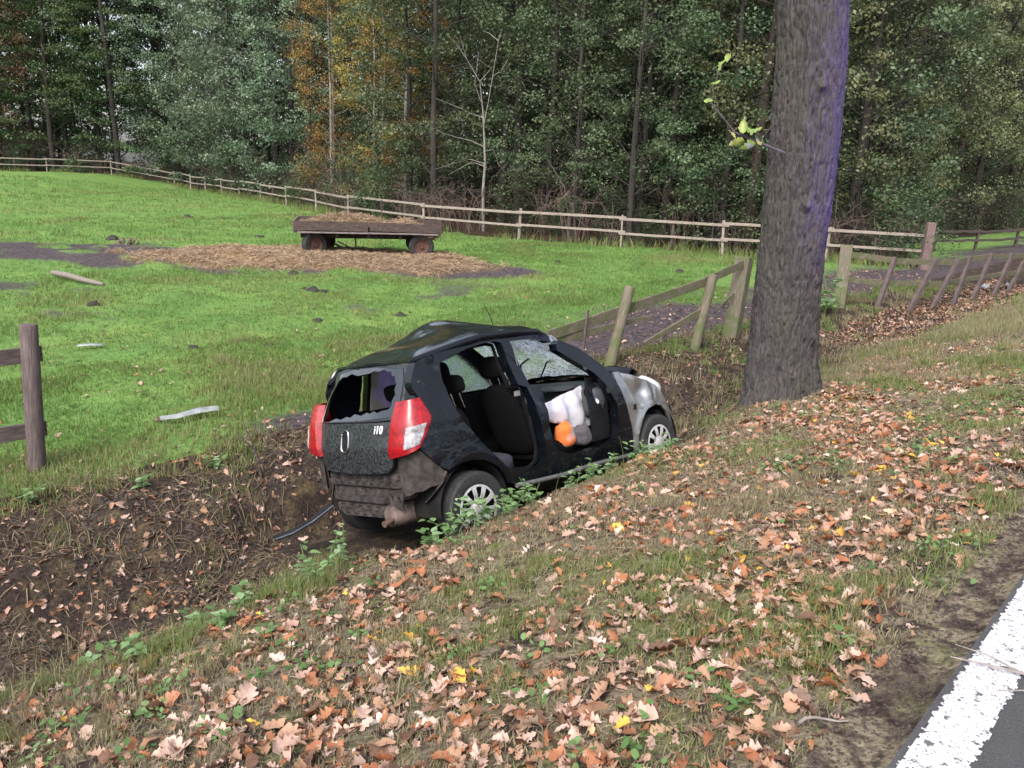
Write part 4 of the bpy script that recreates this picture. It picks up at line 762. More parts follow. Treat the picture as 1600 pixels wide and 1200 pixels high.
wp = strip('plastic_shard', [(-6.1, 10.9, .07), (-5.95, 10.95, .08), (-5.8, 11.0, .07)], [.06, .09, .05], .02, nmat('grey_plastic', [(.10, .12, .13), (.22, .25, .27)], 12, .4)); tag(wp, 'small grey plastic shard on the grass near the left fence post', 'plastic shard')
bt = thing('bumper_strip', 'torn black bumper strip with bright edge lying behind the wrecked car', 'bumper strip')
pts = np.array([(-1.86, 5.86, -.26), (-1.74, 5.93, -.235), (-1.60, 6.02, -.17), (-1.45, 6.10, -.06)]); 
strip('strip', pts, .075, .03, PLASB, bt); strip('bright_edge', pts + np.array([.015, -.03, .02]), .010, .006, nmat('bright_trim', [(.10, .105, .12), (.22, .225, .25)], 8, .35, .4), bt)
for q, (x, y, s_) in enumerate([(15.6, 27.6, .22), (16.7, 28.4, .16)]):
    o = MB().box((0, 0, .03), (s_, s_ * .7, .02), rotz(.4)).build('paper_sheet', PLASW, None); o.location = (x - 2.6, y - 5.4, gl(x - 2.6, y - 5.4) + .1); o.rotation_euler = (.3, -.2, .3); tag(o, ('larger' if q == 0 else 'smaller') + ' white scrap of litter under the leaning fence at the right', 'litter')
# twigs: on the road line, on the verge
TW = nmat('grey_twig', [(.16, .13, .12), (.33, .29, .27)], 30, .9)
tg = thing('fallen_twig', 'forked grey twig lying across the white road line', 'twig'); w = MB(); B_ = np.array([1.93, 2.36, 1.068])
w.tube([B_, (1.80, 2.42, 1.07), (1.70, 2.47, 1.068), (1.60, 2.52, 1.062)], [.0055, .005, .004, .002], 6); w.build('stem', TW, tg); 
for P in ([(1.80, 2.42, 1.07), (1.735, 2.53, 1.069), (1.66, 2.60, 1.062)], [B_, (1.77, 2.33, 1.067), (1.66, 2.335, 1.06)]):
    w = MB(); w.tube(P, [.004, .003, .0015], 5); w.build('side_branch', TW, tg)
for q, (px, L, a_, lab) in enumerate([((1.02, 2.42), .22, .9, 'curved pale twig lying on bare soil beside the road line'), ((1.04, 2.22), .16, .1, 'straight thin twig lying on bare soil nearest the bottom edge'), ((1.3, 2.75), .14, .2, 'short thin twig lying on soil near the middle of the road line'), ((-.62, 3.05), .30, .15, 'thick dark twig lying among the leaves at the bottom left of centre'), ((1.1, 4.9), .9, -.05, 'long dark stick lying among leaves on the middle of the verge'), ((.35, 3.3), .2, 1.2, 'small twig lying among leaves at the bottom centre')]):
    x, y = px; P = []
    for f in np.linspace(-.5, .5, 6): xx, yy = x + math.cos(a_) * L * f, y + math.sin(a_) * L * f + .12 * L * math.cos(f * 5 + q); P.append((xx, yy, gl(xx, yy) + .02))
    w = MB(); w.tube(P, np.linspace(.006, .0025, 6) * (2.0 if L > .25 else 1), 6); tag(w.build('twig', TW if q < 3 else BROWNW, None, smooth=True), lab, 'twig')
# broken sapling left of the wreck
sp = thing('broken_sapling', 'small broken dark sapling standing at the ditch edge left of the wreck', 'sapling', (-2.25, 6.81, gl(-2.25, 6.81)))
w = MB(); w.tube([(0, 0, -.05), (-.03, .0, .2), (-.09, .02, .38), (-.16, .03, .55)], [.014, .012, .008, .003], 6); w.build('trunk', DARKW, sp)
for P in ([(-.03, 0, .2), (.07, .02, .36), (.10, .02, .44)], [(-.09, .02, .38), (-.20, 0, .44), (-.26, 0, .52)], [(-.06, .01, .30), (-.12, -.05, .40), (-.2, -.06, .42)], [(-.09, .02, .38), (-.05, .02, .5), (-.07, .02, .6)]):
    w = MB(); w.tube(P, [.006, .004, .002], 5); w.build('branch', DARKW, sp)
# leafy weeds along the lip of the ditch
WEED = leafmat('weed_leaf', [(.08, .15, .05), (.15, .25, .09), (.22, .34, .15), (.32, .44, .26)], .5, .3)
def weed_mesh(seed, H, nleaf, L):
    r = np.random.default_rng(seed); V, F, rn = [], [], []; base = 0; w = MB(); stems = [np.array([(0, 0, -.03), (r.normal(0, .03), r.normal(0, .03), H * .5), (r.normal(0, .07), r.normal(0, .07), H)]) for _ in range(3)]
    for s_ in stems: w.tube(s_ + np.array([r.normal(0, .03), r.normal(0, .03), 0]), [.0035, .003, .0015], 4)
    for q in range(nleaf):
        s_ = stems[q % 3]; f = r.uniform(.25, 1); p = s_[0] * (1 - f) ** 2 + 2 * s_[1] * f * (1 - f) + s_[2] * f * f; a = q * 2.4 + r.uniform(-.4, .4); l = L * r.uniform(.6, 1.3) * (1.2 - .5 * f); up_ = r.uniform(-.1, .6)
        d = np.array([math.cos(a), math.sin(a), up_]); d /= np.linalg.norm(d); sd = np.cross(d, [0, 0, 1]); sd /= np.linalg.norm(sd); n = np.cross(sd, d)
        pts = [p + d * l * .12, p + d * l * .35 + sd * l * .26 + n * l * .05, p + d * l * .62 + sd * l * .24 + n * l * .03, p + d * l - n * l * .12, p + d * l * .62 - sd * l * .24 + n * l * .03, p + d * l * .35 - sd * l * .26 + n * l * .05, p + d * l * .5]
        V += pts; o = base; F += [(o, o + 1, o + 6), (o + 1, o + 2, o + 6), (o + 2, o + 3, o + 6), (o + 3, o + 4, o + 6), (o + 4, o + 5, o + 6), (o + 5, o, o + 6)]; base += 7; rn += [r.uniform(0, 1)] * 7
    so_ = w.build('stem', WEEDST); me = so_.data; bpy.data.objects.remove(so_)
    return me, mesh_obj('foliage', np.array(V), np.array(F), WEED, attrs={'rnd': rn}, mesh_only=True)
WEEDST = nmat('weed_stem', [(.07, .11, .03), (.14, .18, .06)], 20, .7)
WM = [weed_mesh(700 + q, H, nl, L) for q, (H, nl, L) in enumerate([(.30, 30, .075), (.24, 34, .085), (.17, 28, .08), (.12, 22, .09)])]
SPOT = [(2.62, 3.9, 0), (3.25, 3.70, 3), (3.42, 3.70, 2), (3.60, 3.70, 1), (3.75, 3.7, 1), (3.85, 3.62, 2), (4.02, 3.72, 1), (4.15, 3.68, 2), (4.35, 3.75, 2), (4.75, 3.76, 0), (4.95, 3.72, 1), (5.1, 3.76, 0), (5.35, 3.74, 1), (5.62, 3.74, 0), (5.8, 3.72, 2), (6.2, 3.76, 1), (6.0, 3.78, 0), (1.75, 3.7, 3), (1.3, 3.75, 2), (2.0, 3.95, 3), (2.3, 3.75, 2), (1.45, 4.9, 3), (2.0, 4.6, 3), (2.5, 6.6, 3), (1.7, 6.8, 2), (3.2, 6.7, 3), (.9, 6.3, 2)]
for q, (s_, t_, k) in enumerate(SPOT):
    x, y = st2xy(s_, t_); lab = 'leafy green weed growing on the ditch bank beside the wrecked car' if 2.5 < s_ < 6.5 and t_ < 4 else 'low green weed growing in the leafy ditch at the left'
    o = thing('leafy_weed', lab, 'weed', (float(x), float(y), gl(x, y)), q * 1.3, 'weeds beside the wreck' if 'beside' in lab else 'weeds in the ditch'); o.scale = (1 + .15 * math.sin(q),) * 3
    link('stem', WM[k][0], o); link('foliage', WM[k][1], o)
# bramble by the gate post behind the oak
for q, (x, y, s_) in enumerate([(5.9, 15.9, 1.9), (6.3, 16.2, 2.2), (6.6, 16.7, 1.8)]):
    o = thing('bramble_bush', 'pale leaved bramble growing by the gate post right behind the oak', 'bush', (x, y, gl(x, y)), q, 'bramble by the gate post'); o.scale = (s_ * 1.3, s_ * 1.3, s_ * 1.6); link('stem', WM[0][0], o); link('foliage', WM[1][1], o)
# ------------------------------------------------------------------ the wrecked car (car axes: X forward from the rear axle, Y left, Z up)
car = thing('wrecked_car', 'crashed black small hatchback without right doors lying tilted in the ditch', 'car')
CM = np.eye(4); CM[:3, :3] = [[.70139, -.69279, -.16761], [.71238, .6735, .19727], [-.02378, -.25776, .96592]]; CM[:3, 3] = [-.7057, 6.0184, -.2148]
car.matrix_world = Matrix(CM.tolist())
def inpoly(P, poly):
    P = np.asarray(P); poly = np.asarray(poly); c = np.zeros(len(P), bool); x, y = P[:, 0], P[:, 1]
    for (x1, y1), (x2, y2) in zip(poly, np.roll(poly, -1, 0)):
        if y1 == y2: continue
        c ^= ((y1 > y) != (y2 > y)) & (x < (x2 - x1) * (y - y1) / (y2 - y1) + x1)
    return c
def dens(poly, st):
    out = []
    for a, b in zip(poly, list(poly[1:]) + [poly[0]]):
        a = np.array(a, float); b = np.array(b, float); n = max(1, int(round(np.hypot(*(b - a)) / st)))
        out += [tuple(a + (b - a) * k / n) for k in range(n)]
    return out
def tri2d(outline, holes, st):
    loops = [dens(outline, st)] + [dens(h, st) for h in holes]; pts, ed = [], []
    for l in loops:
        o = len(pts); pts += l; ed += [(o + k, o + (k + 1) % len(l)) for k in range(len(l))]
    A = np.array(pts); lo, hi = A.min(0), A.max(0); gx, gy = np.meshgrid(np.arange(lo[0], hi[0], st), np.arange(lo[1], hi[1], st * .87)); gx = gx + (np.arange(gx.shape[0]) % 2)[:, None] * st * .5; G = np.stack([gx.ravel(), gy.ravel()], 1)
    k = inpoly(G, loops[0])
    for l in loops[1:]: k &= ~inpoly(G, l)
    G = G[k]; G = G[np.min(np.hypot(G[:, None, 0] - A[None, :, 0], G[:, None, 1] - A[None, :, 1]), 1) > st * .5] if len(G) else G
    r = delaunay_2d_cdt([Vector(p) for p in pts + [tuple(g) for g in G]], ed, [], 0, 1e-6); P = np.array([tuple(v) for v in r[0]]); F = np.array([f for f in r[2] if len(f) == 3]); C = P[F].mean(1)
    k = inpoly(C, loops[0])
    for l in loops[1:]: k &= ~inpoly(C, l)
    return P, F[k]
def panel(name, outline, holes, st, fout, fin, mat, parent, auto=.7):
    P, F = tri2d(outline, holes, st); n = len(P); A, B_ = fout(P[:, 0], P[:, 1]), fin(P[:, 0], P[:, 1])
    from collections import Counter
    cnt = Counter(); 
    for f in F:
        for a, b in ((f[0], f[1]), (f[1], f[2]), (f[2], f[0])): cnt[(min(a, b), max(a, b))] += 1
    be = [(a, b) for f in F for a, b in ((f[0], f[1]), (f[1], f[2]), (f[2], f[0])) if cnt[(min(a, b), max(a, b))] == 1]
    mb = MB(); mb.add(np.concatenate([A, B_]), [tuple(f) for f in F] + [(f[2] + n, f[1] + n, f[0] + n) for f in F] + [(b, a, a + n, b + n) for a, b in be]); return mb.build(name, mat, parent, smooth=True, auto=auto)
def rbox(name, c, d, mat, parent, p=4., R=None, n=10, fn=None):
    """box with soft rounded edges"""
    u = np.linspace(-PI / 2, PI / 2, n); v_ = np.linspace(-PI, PI, 2 * n + 1); Uu, Vv_ = np.meshgrid(u, v_, indexing='ij'); e = 2. / p; s = lambda a: np.sign(a) * np.abs(a) ** e
    V = np.stack([s(np.cos(Uu)) * s(np.cos(Vv_)) * d[0] / 2, s(np.cos(Uu)) * s(np.sin(Vv_)) * d[1] / 2, s(np.sin(Uu)) * d[2] / 2], -1)
    if fn is not None: V = fn(V)
    if R is not None: V = V @ np.array(R).T
    mb = MB().grid(V + np.array(c)); me_o = mb.build(name, mat, parent, smooth=True); bm = bmesh.new(); bm.from_mesh(me_o.data); bmesh.ops.remove_doubles(bm, verts=bm.verts, dist=1e-5); bmesh.ops.recalc_face_normals(bm, faces=bm.faces); bm.to_mesh(me_o.data); bm.free(); return me_o
def roty(a): c, s = math.cos(a), math.sin(a); return np.array([[c, 0, s], [0, 1, 0], [-s, 0, c]])
# paints
def paint(name, c1, c2, rough=.16, dust=None, dsc=45, metal=0., coat=1.):
    m, t, b, _ = new_mat(name); v = coords(t); base = ramp(t, noise(t, v, 3, 4), [c1, c2], [.35, .65]); b.inputs['Roughness'].default_value = rough
    if dust:
        f = ramp(t, noise(t, v, dsc, 5, .7), [(0, 0, 0), (1, 1, 1)], dust[1]); base = mixc(t, f, base, dust[0]); t.links.new(math_(t, 'MULTIPLY_ADD', f, .45), b.inputs['Roughness']); b.inputs['Roughness'].links[0].from_node.inputs[2].default_value = rough
    t.links.new(base, b.inputs['Base Color']); b.inputs['Metallic'].default_value = metal; b.inputs['Coat Weight'].default_value = coat; b.inputs['Coat Roughness'].default_value = .06
    bump(t, b, noise(t, v, 7, 4), .12, .03); return m
BLACK = paint('black_car_paint', (.003, .0035, .005), (.004, .006, .011), .05, ((.06, .065, .075), [.64, .78]), 22, coat=.0)
BLACK.node_tree.nodes['Principled BSDF'].inputs['Specular IOR Level'].default_value = .42
ROOFP = paint('roof_paint', (.004, .005, .008), (.007, .010, .020), .06, None, coat=1.)
DUSTY = paint('dusty_black_paint', (.006, .008, .010), (.012, .015, .018), .25, ((.034, .038, .043), [.42, .60]), 48, coat=0.)
WING_SHEEN = paint('fender_reflection_tone', (.26, .26, .27), (.36, .355, .36), .28, None, metal=.75)  # pale metallic on the black wing, partly a bright grazing reflection put into colour
JAMB = nmat('black_trim_plastic', [(.004, .004, .005), (.011, .011, .013)], 15, .6, spec=.2); FABR = nmat('seat_fabric', [(.003, .003, .0035), (.008, .008, .009)], 60, 1.0, spec=.08, bmp=.3, bscale=200, bdist=.002)
DIRT = nmat('dusty_underbody', [(.018, .015, .0145), (.042, .035, .033), (.072, .061, .057)], 14, .9, bmp=.3, bscale=40, spec=.2); UNDER = nmat('dark_underbody', [(.008, .008, .008), (.022, .02, .019)], 10, .95, spec=.1)
CHROME = nmat('chrome_edge', [(.6, .6, .62), (.75, .75, .77)], 5, .18, 1.)
BEIGE = nmat('headliner', [(.24, .21, .185), (.32, .285, .25)], 12, .95)
GLASSD = nmat('dark_rear_glass', [(.008, .010, .014), (.014, .018, .024)], 4, .06, coat=1.)
def w_(Z): return np.interp(Z, [.15, .3, .5, .75, .95, 1.0, 1.42, 1.5], [.70, .745, .765, .765, .73, .715, .585, .54])
def Ys(X, Z):
    y = w_(Z) - .11 * np.clip(-X / .5, 0, 2) ** 2 - .10 * np.clip((X - 2) / .8, 0, 2) ** 2
    cr = np.exp(-(((X + .08) / .16) ** 2 + ((Z - 1.33) / .13) ** 2)); q = np.exp(-(((X + .02) / .22) ** 2 + ((Z - .95) / .14) ** 2))
    y = y + cr * .10 * (fbm(X * 14, Z * 14, oct=3, seed=6) - .6) + q * .05 * (fbm(X * 11, Z * 11, oct=3, seed=8) - .5) + .006 * (fbm(X * 4, Z * 4, oct=3, seed=18) - .5) - .010 * np.exp(-((Z - .90 + X * .03) / .018) ** 2) * (X < .1)
    bp = np.exp(-((X - .86) / .12) ** 2) * sstep(1.1, 1.0, Z) * sstep(.55, .75, Z); y = y + bp * .05 * (fbm(X * 16, Z * 12, oct=3, seed=28) - .55)
    wl = np.clip(1 - np.abs(np.hypot(X, Z - .285) - .37) / .06, 0, 1); return y + .014 * wl * (Z > .3) * (np.abs(X) < .45)
side_o = lambda X, Z: np.stack([X, -Ys(X, Z), Z], 1)
side_i = lambda X, Z: np.stack([X, -Ys(X, Z) + .085, Z], 1)
OUT = [(1.968, .257), (1.409, .285), (1.009, .283), (.69, .300), (.478, .323), (.40, .335), (.335, .36), (.315, .42), (.257, .500), (.196, .545), (.107, .592), (-.012, .613), (-.104, .612), (-.185, .597), (-.225, .580), (-.32, .672), (-.40, .768), (-.395, .80), (-.321, .896), (-.264, .99), (-.308, 1.131), (-.335, 1.21), (-.316, 1.286), (-.25, 1.385), (-.201, 1.405),
       (.015, 1.452), (.238, 1.495), (.452, 1.521), (.815, 1.522), (1.05, 1.505), (1.216, 1.445), (1.205, 1.385), (1.13, 1.41), (.973, 1.441), (.741, 1.447), (.75, 1.25), (.785, 1.07), (.893, 1.038), (.896, .935), (.89, .718), (.905, .573), (.942, .493), (1.113, .431), (1.313, .419), (1.629, .425), (1.742, .444), (1.79, .547), (1.795, .739), (1.717, .933), (1.614, 1.059), (1.465, 1.16), (1.245, 1.31), (1.262, 1.365), (1.327, 1.395), (1.538, 1.291), (1.729, 1.141), (1.83, 1.03), (1.845, .985), (1.90, .835), (1.937, .66), (1.97, .443), (1.972, .30)]
RD = [(-.042, 1.361), (.081, 1.395), (.258, 1.437), (.433, 1.459), (.58, 1.463), (.640, 1.445), (.638, 1.25), (.66, 1.09), (.745, 1.06), (.775, .919), (.796, .714), (.812, .53), (.786, .425), (.706, .392), (.562, .395), (.413, .431), (.315, .51), (.23, .60), (.115, .726), (.035, .85), (-.035, .98), (-.064, 1.113), (-.068, 1.225), (-.058, 1.32)]
panel('body_side', OUT, [RD], .032, side_o, side_i, BLACK, car, .6)
# inner black trim frame set back behind the openings (door seals, pillar trims)
def off(poly, d):
    P = np.array(poly); c = P.mean(0); return [tuple(p + (c - p) / np.linalg.norm(c - p) * d) for p in P]
trim_o = lambda X, Z: np.stack([X, -Ys(X, Z) + .10, Z], 1); trim_i = lambda X, Z: np.stack([X, -Ys(X, Z) + .125, Z], 1)
panel('door_seal', RD, [off(RD, .028)], .03, trim_o, trim_i, JAMB, car)
FD = [(.765, 1.42), (.973, 1.425), (1.20, 1.365), (1.26, 1.285), (1.465, 1.14), (1.614, 1.04), (1.707, .92), (1.78, .739), (1.775, .547), (1.73, .46), (1.629, .442), (1.313, .436), (1.113, .448), (.955, .505), (.92, .573), (.905, .718), (.91, .935), (.905, 1.03), (.79, 1.085)]
# left side with its doors still on
LO = [(1.968, .257), (.40, .30), (.315, .42), (.257, .500), (.107, .592), (-.012, .613), (-.185, .597), (-.225, .580), (-.32, .672), (-.40, .768), (-.321, .896), (-.264, .99), (-.308, 1.131), (-.316, 1.286), (-.201, 1.405), (.015, 1.46), (.452, 1.53), (.9, 1.535), (1.216, 1.47), (1.327, 1.395), (1.729, 1.141), (1.83, 1.03), (1.90, .835), (1.972, .30)]
LW1 = [(.0, 1.01), (.075, 1.01), (.075, 1.33), (.02, 1.31)]; LW2 = [(.72, 1.01), (1.66, .99), (1.26, 1.29), (1.10, 1.40), (.72, 1.42)]
panel('left_side', LO, [LW1, LW2], .05, lambda X, Z: np.stack([X, Ys(X, Z), Z], 1), lambda X, Z: np.stack([X, Ys(X, Z) - .07, Z], 1), BLACK, car, .6)
panel('left_trim', [(-.2, .35), (1.9, .35), (1.75, .97), (-.1, .99)], [], .12, lambda X, Z: np.stack([X, Ys(X, Z) - .085, Z], 1), lambda X, Z: np.stack([X, Ys(X, Z) - .10, Z], 1), JAMB, car)
panel('pillar_trim', [(.10, 1.0), (.66, 1.0), (.68, 1.42), (.1, 1.37)], [], .08, lambda X, Z: np.stack([X, Ys(X, Z) - .085, Z], 1), lambda X, Z: np.stack([X, Ys(X, Z) - .10, Z], 1), BEIGE, car)
# cracked glass
def cracked(name, tint, dens_=.5):
    m, t, b, out = new_mat(name); v = coords(t); nz = t.nodes.new('ShaderNodeTexNoise'); nz.inputs['Scale'].default_value = 6; t.links.new(v, nz.inputs['Vector'])
    mixv = t.nodes.new('ShaderNodeMix'); mixv.data_type = 'VECTOR'; mixv.inputs[0].default_value = .12; t.links.new(v, mixv.inputs[4]); t.links.new(nz.outputs['Color'], mixv.inputs[5])
    def lines(sc, stx, wd):
        vo = t.nodes.new('ShaderNodeTexVoronoi'); vo.feature = 'DISTANCE_TO_EDGE'; vo.inputs['Scale'].default_value = sc; mp = t.nodes.new('ShaderNodeMapping'); mp.inputs['Scale'].default_value = stx; mp.inputs['Rotation'].default_value = (.3, .2, .4); t.links.new(mixv.outputs[1], mp.inputs[0]); t.links.new(mp.outputs[0], vo.inputs['Vector']); return math_(t, 'LESS_THAN', vo.outputs['Distance'], wd)
    l = math_(t, 'MAXIMUM', lines(8, (1, 1, 3.5), .07), lines(24, (1, 2.5, 1), .10)); f = math_(t, 'MULTIPLY', l, ramp(t, noise(t, v, 3.5, 3), [(.15, .15, .15), (1, 1, 1)], [.38, .60])); f = math_(t, 'MULTIPLY_ADD', f, .80)
    f.node.inputs[2].default_value = .22
    tr = t.nodes.new('ShaderNodeBsdfTransparent'); tr.inputs[0].default_value = (*tint, 1); b.inputs['Base Color'].default_value = (.62, .70, .70, 1); b.inputs['Roughness'].default_value = .12
    mx = t.nodes.new('ShaderNodeMixShader'); t.links.new(f, mx.inputs[0]); ts = t.nodes.new('ShaderNodeBsdfTranslucent'); ts.inputs[0].default_value = (.72, .80, .80, 1); m3 = t.nodes.new('ShaderNodeMixShader'); m3.inputs[0].default_value = .75; t.links.new(b.outputs[0], m3.inputs[1]); t.links.new(ts.outputs[0], m3.inputs[2]); t.links.new(tr.outputs[0], mx.inputs[1]); t.links.new(m3.outputs[0], mx.inputs[2])
    gl_ = t.nodes.new('ShaderNodeBsdfGlossy'); gl_.inputs['Roughness'].default_value = .05; fr = t.nodes.new('ShaderNodeMath'); fr.operation = 'MULTIPLY_ADD'; fr.inputs[1].default_value = .5; fr.inputs[2].default_value = .04; lw = t.nodes.new('ShaderNodeLayerWeight'); lw.inputs[0].default_value = .5; t.links.new(math_(t, 'POWER', lw.outputs['Facing'], 4.), fr.inputs[0])
    m2 = t.nodes.new('ShaderNodeMixShader'); t.links.new(fr.outputs[0], m2.inputs[0]); t.links.new(mx.outputs[0], m2.inputs[1]); t.links.new(gl_.outputs[0], m2.inputs[2]); t.links.new(m2.outputs[0], out.inputs[0]); return m
CRK = cracked('cracked_glass', (.78, .88, .86))
panel('side_window', off(LW2, -.01), [], .09, lambda X, Z: np.stack([X, Ys(X, Z) - .03, Z], 1), lambda X, Z: np.stack([X, Ys(X, Z) - .035, Z], 1), CRK, car)
u = np.linspace(0, 1, 14); vv = np.linspace(-1, 1, 18); Uu, Vv_ = np.meshgrid(u, vv, indexing='ij'); ws = np.stack([1.30 + .58 * Uu + .06 * (1 - Vv_ ** 2) - .0, Vv_ * (.53 + .13 * Uu), 1.445 - .455 * Uu + .03 * (1 - Vv_ ** 2) - .05 * np.exp(-((Uu - .35) / .25) ** 2 - ((Vv_ + .2) / .5) ** 2)], -1)
MB().grid(ws).build('windscreen', CRK, car, smooth=True)
for y0, y1 in ((.25, -.35), (.55, .05)):
    w = MB(); w.tube([(1.90, y0, 1.02), (1.70, (y0 + y1) / 2, 1.19), (1.62, y1 * .9 + .05, 1.25)], .009, 6); w.build('wiper', JAMB, car)
# roof, buckled
RXR = ([-.25, 0, .24, .45, .8, 1.1, 1.24], [1.405, 1.456, 1.497, 1.524, 1.525, 1.505, 1.455])
def roofz(X, Y):
    a = np.clip(np.abs(Y) / .56, 0, 1); z = np.interp(X, *RXR) + .075 * (1 - a ** 2.2) * sstep(-.3, .1, X) + .015
    z = z + .085 * np.exp(-((X - .66) / .30) ** 2 - ((Y - .24) / .34) ** 2) - .05 * np.exp(-((X - .15) / .2) ** 2 - ((Y - .05) / .35) ** 2) + .02 * np.exp(-((X - .62 + Y * .3) / .07) ** 2) * (1 - a ** 2)
    return z + .008 * (fbm(X * 5, Y * 5, oct=3, seed=13) - .5) * (1 - a ** 3) - .03 * a ** 8
roofo = [(-.24, -.50), (0, -.545), (.4, -.55), (.9, -.55), (1.18, -.53), (1.26, -.46), (1.31, -.2), (1.32, .1), (1.28, .45), (1.2, .54), (.4, .56), (0, .555), (-.24, .52), (-.27, .2), (-.27, -.2)]
panel('roof', roofo, [], .035, lambda X, Y: np.stack([X, Y, roofz(X, Y)], 1), lambda X, Y: np.stack([X, Y, roofz(X, Y) - .02], 1), ROOFP, car, .9)
panel('headliner', off(roofo, .03), [], .09, lambda X, Y: np.stack([X, Y, roofz(X, Y) - .035 - .02 * np.exp(-((X - 1.2) / .1) ** 2)], 1), lambda X, Y: np.stack([X, Y, roofz(X, Y) - .05 - .03 * np.exp(-((X - 1.2) / .1) ** 2)], 1), BEIGE, car)
w = MB(); w.tube([(-.235, -.50, 1.40), (0.0, -.545, 1.447), (.24, -.556, 1.488), (.45, -.556, 1.515), (.8, -.556, 1.516), (1.1, -.545, 1.496), (1.22, -.53, 1.44)], .026, 8); w.build('roof_rail', BLACK, car, smooth=True)
w = MB(); w.tube([(1.15, .02, roofz(np.array([1.15]), np.array([.02]))[0]), (1.10, .02, 1.72), (1.04, .01, 1.82)], [.005, .003, .002], 5); w.build('antenna', JAMB, car)
w = MB(); w.tube([(.42, -.765, .318), (.69, -.752, .296), (1.0, -.748, .278), (1.4, -.745, .28), (1.96, -.742, .252)], .020, 8); w.build('sill_strip', nmat('dusty_sill', [(.05, .05, .052), (.13, .125, .125)], 14, .5), car, smooth=True)
# tailgate with smashed window
def Xr(Y, Z): return np.interp(Z, [.2, .5, .62, .78, .985, 1.02, 1.39, 1.43], [-.42, -.50, -.515, -.53, -.485, -.465, -.265, -.215]) + .07 * (np.clip(np.abs(Y - .05) - .25, 0, 1) / .3) ** 2
tg_ = lambda d: (lambda Y, Z: np.stack([Xr(Y, Z) + d, Y, Z], 1))
TG = [(-.37, .605), (-.42, .65), (-.455, .727), (-.477, .966), (-.492, 1.133), (-.475, 1.28), (-.45, 1.375), (-.11, 1.418), (.2, 1.418), (.50, 1.375), (.54, 1.28), (.575, 1.133), (.57, .966), (.555, .727), (.53, .65), (.48, .605), (.05, .588)]
GL = [(-.452, 1.015), (-.467, 1.13), (-.45, 1.27), (-.42, 1.355), (-.1, 1.388), (.2, 1.388), (.47, 1.35), (.515, 1.27), (.548, 1.13), (.543, .985), (.05, .992)]
HOLE = [(.50, 1.0), (.522, 1.03), (.52, 1.10), (.49, 1.19), (.40, 1.312), (.354, 1.336), (.29, 1.335), (.23, 1.355), (.13, 1.335), (.055, 1.34), (-.03, 1.345), (-.087, 1.360), (-.15, 1.352), (-.22, 1.364), (-.27, 1.345), (-.303, 1.346), (-.33, 1.31), (-.361, 1.305), (-.375, 1.27), (-.395, 1.25), (-.39, 1.21), (-.41, 1.173), (-.395, 1.13), (-.405, 1.095), (-.38, 1.07), (-.321, 1.064), (-.28, 1.05), (-.236, 1.066), (-.19, 1.047), (-.15, 1.058), (-.08, 1.036), (.015, 1.05), (.06, 1.025), (.12, 1.032), (.19, 1.012), (.265, 1.022), (.36, .998)]
DUSTY2 = DUSTY
tgo = panel('tailgate', TG, [GL], .03, tg_(0), tg_(.03), DUSTY, car, .7)
panel('rear_glass', off(GL, .002), [HOLE], .03, tg_(-.006), tg_(-.001), GLASSD, tgo)
w = MB(); yy = np.linspace(-.44, .53, 24); w.tube([(Xr(y, .992) - .006, y, .992 - .02 * (y - .05) * 0) for y in yy], .008, 6); w.build('window_sill_strip', BLACK, tgo, smooth=True)
w = MB(); cy, cz = .105, .845; rr_ = [(cy + .048 * np.sign(math.cos(a)) * abs(math.cos(a)) ** .55, cz + .082 * np.sign(math.sin(a)) * abs(math.sin(a)) ** .55) for a in np.linspace(0, 2 * PI, 41)]
w.tube([(float(Xr(np.array(a), np.array(b))) - .006, a, b) for a, b in rr_], .0065, 6, False); w.build('badge_ring', CHROME, tgo, smooth=True)
panel('badge_recess', [rr_[k] for k in range(0, 40)], [], .02, tg_(-.004), tg_(-.001), JAMB, tgo)
w = MB(); w.lathe([(.001, 0), (.012, 0), (.012, .012), (.001, .016)], 12, 'X'); o = w.build('lock_bolt', CHROME, tgo); o.location = (-.54, .12, .90)
cu_ = bpy.data.curves.new('lettering', 'FONT'); cu_.body = 'i10'; cu_.size = .085; cu_.extrude = .003; cu_.shear = .25; cu_.offset = .0012; cu_.space_character = 1.08
to = bpy.data.objects.new('lettering', cu_); COL.objects.link(to); bpy.context.view_layer.update(); me = bpy.data.meshes.new_from_object(to.evaluated_get(bpy.context.evaluated_depsgraph_get())); bpy.data.objects.remove(to); me.materials.clear(); me.materials.append(nmat('white_lettering', [(.7, .7, .72), (.8, .8, .82)], 5, .3))
o = link('lettering', me, tgo); o.matrix_local = Matrix(((0, .12, -1, -.522), (-1, 0, 0, -.305), (0, 1, .12, .905), (0, 0, 0, 1)))
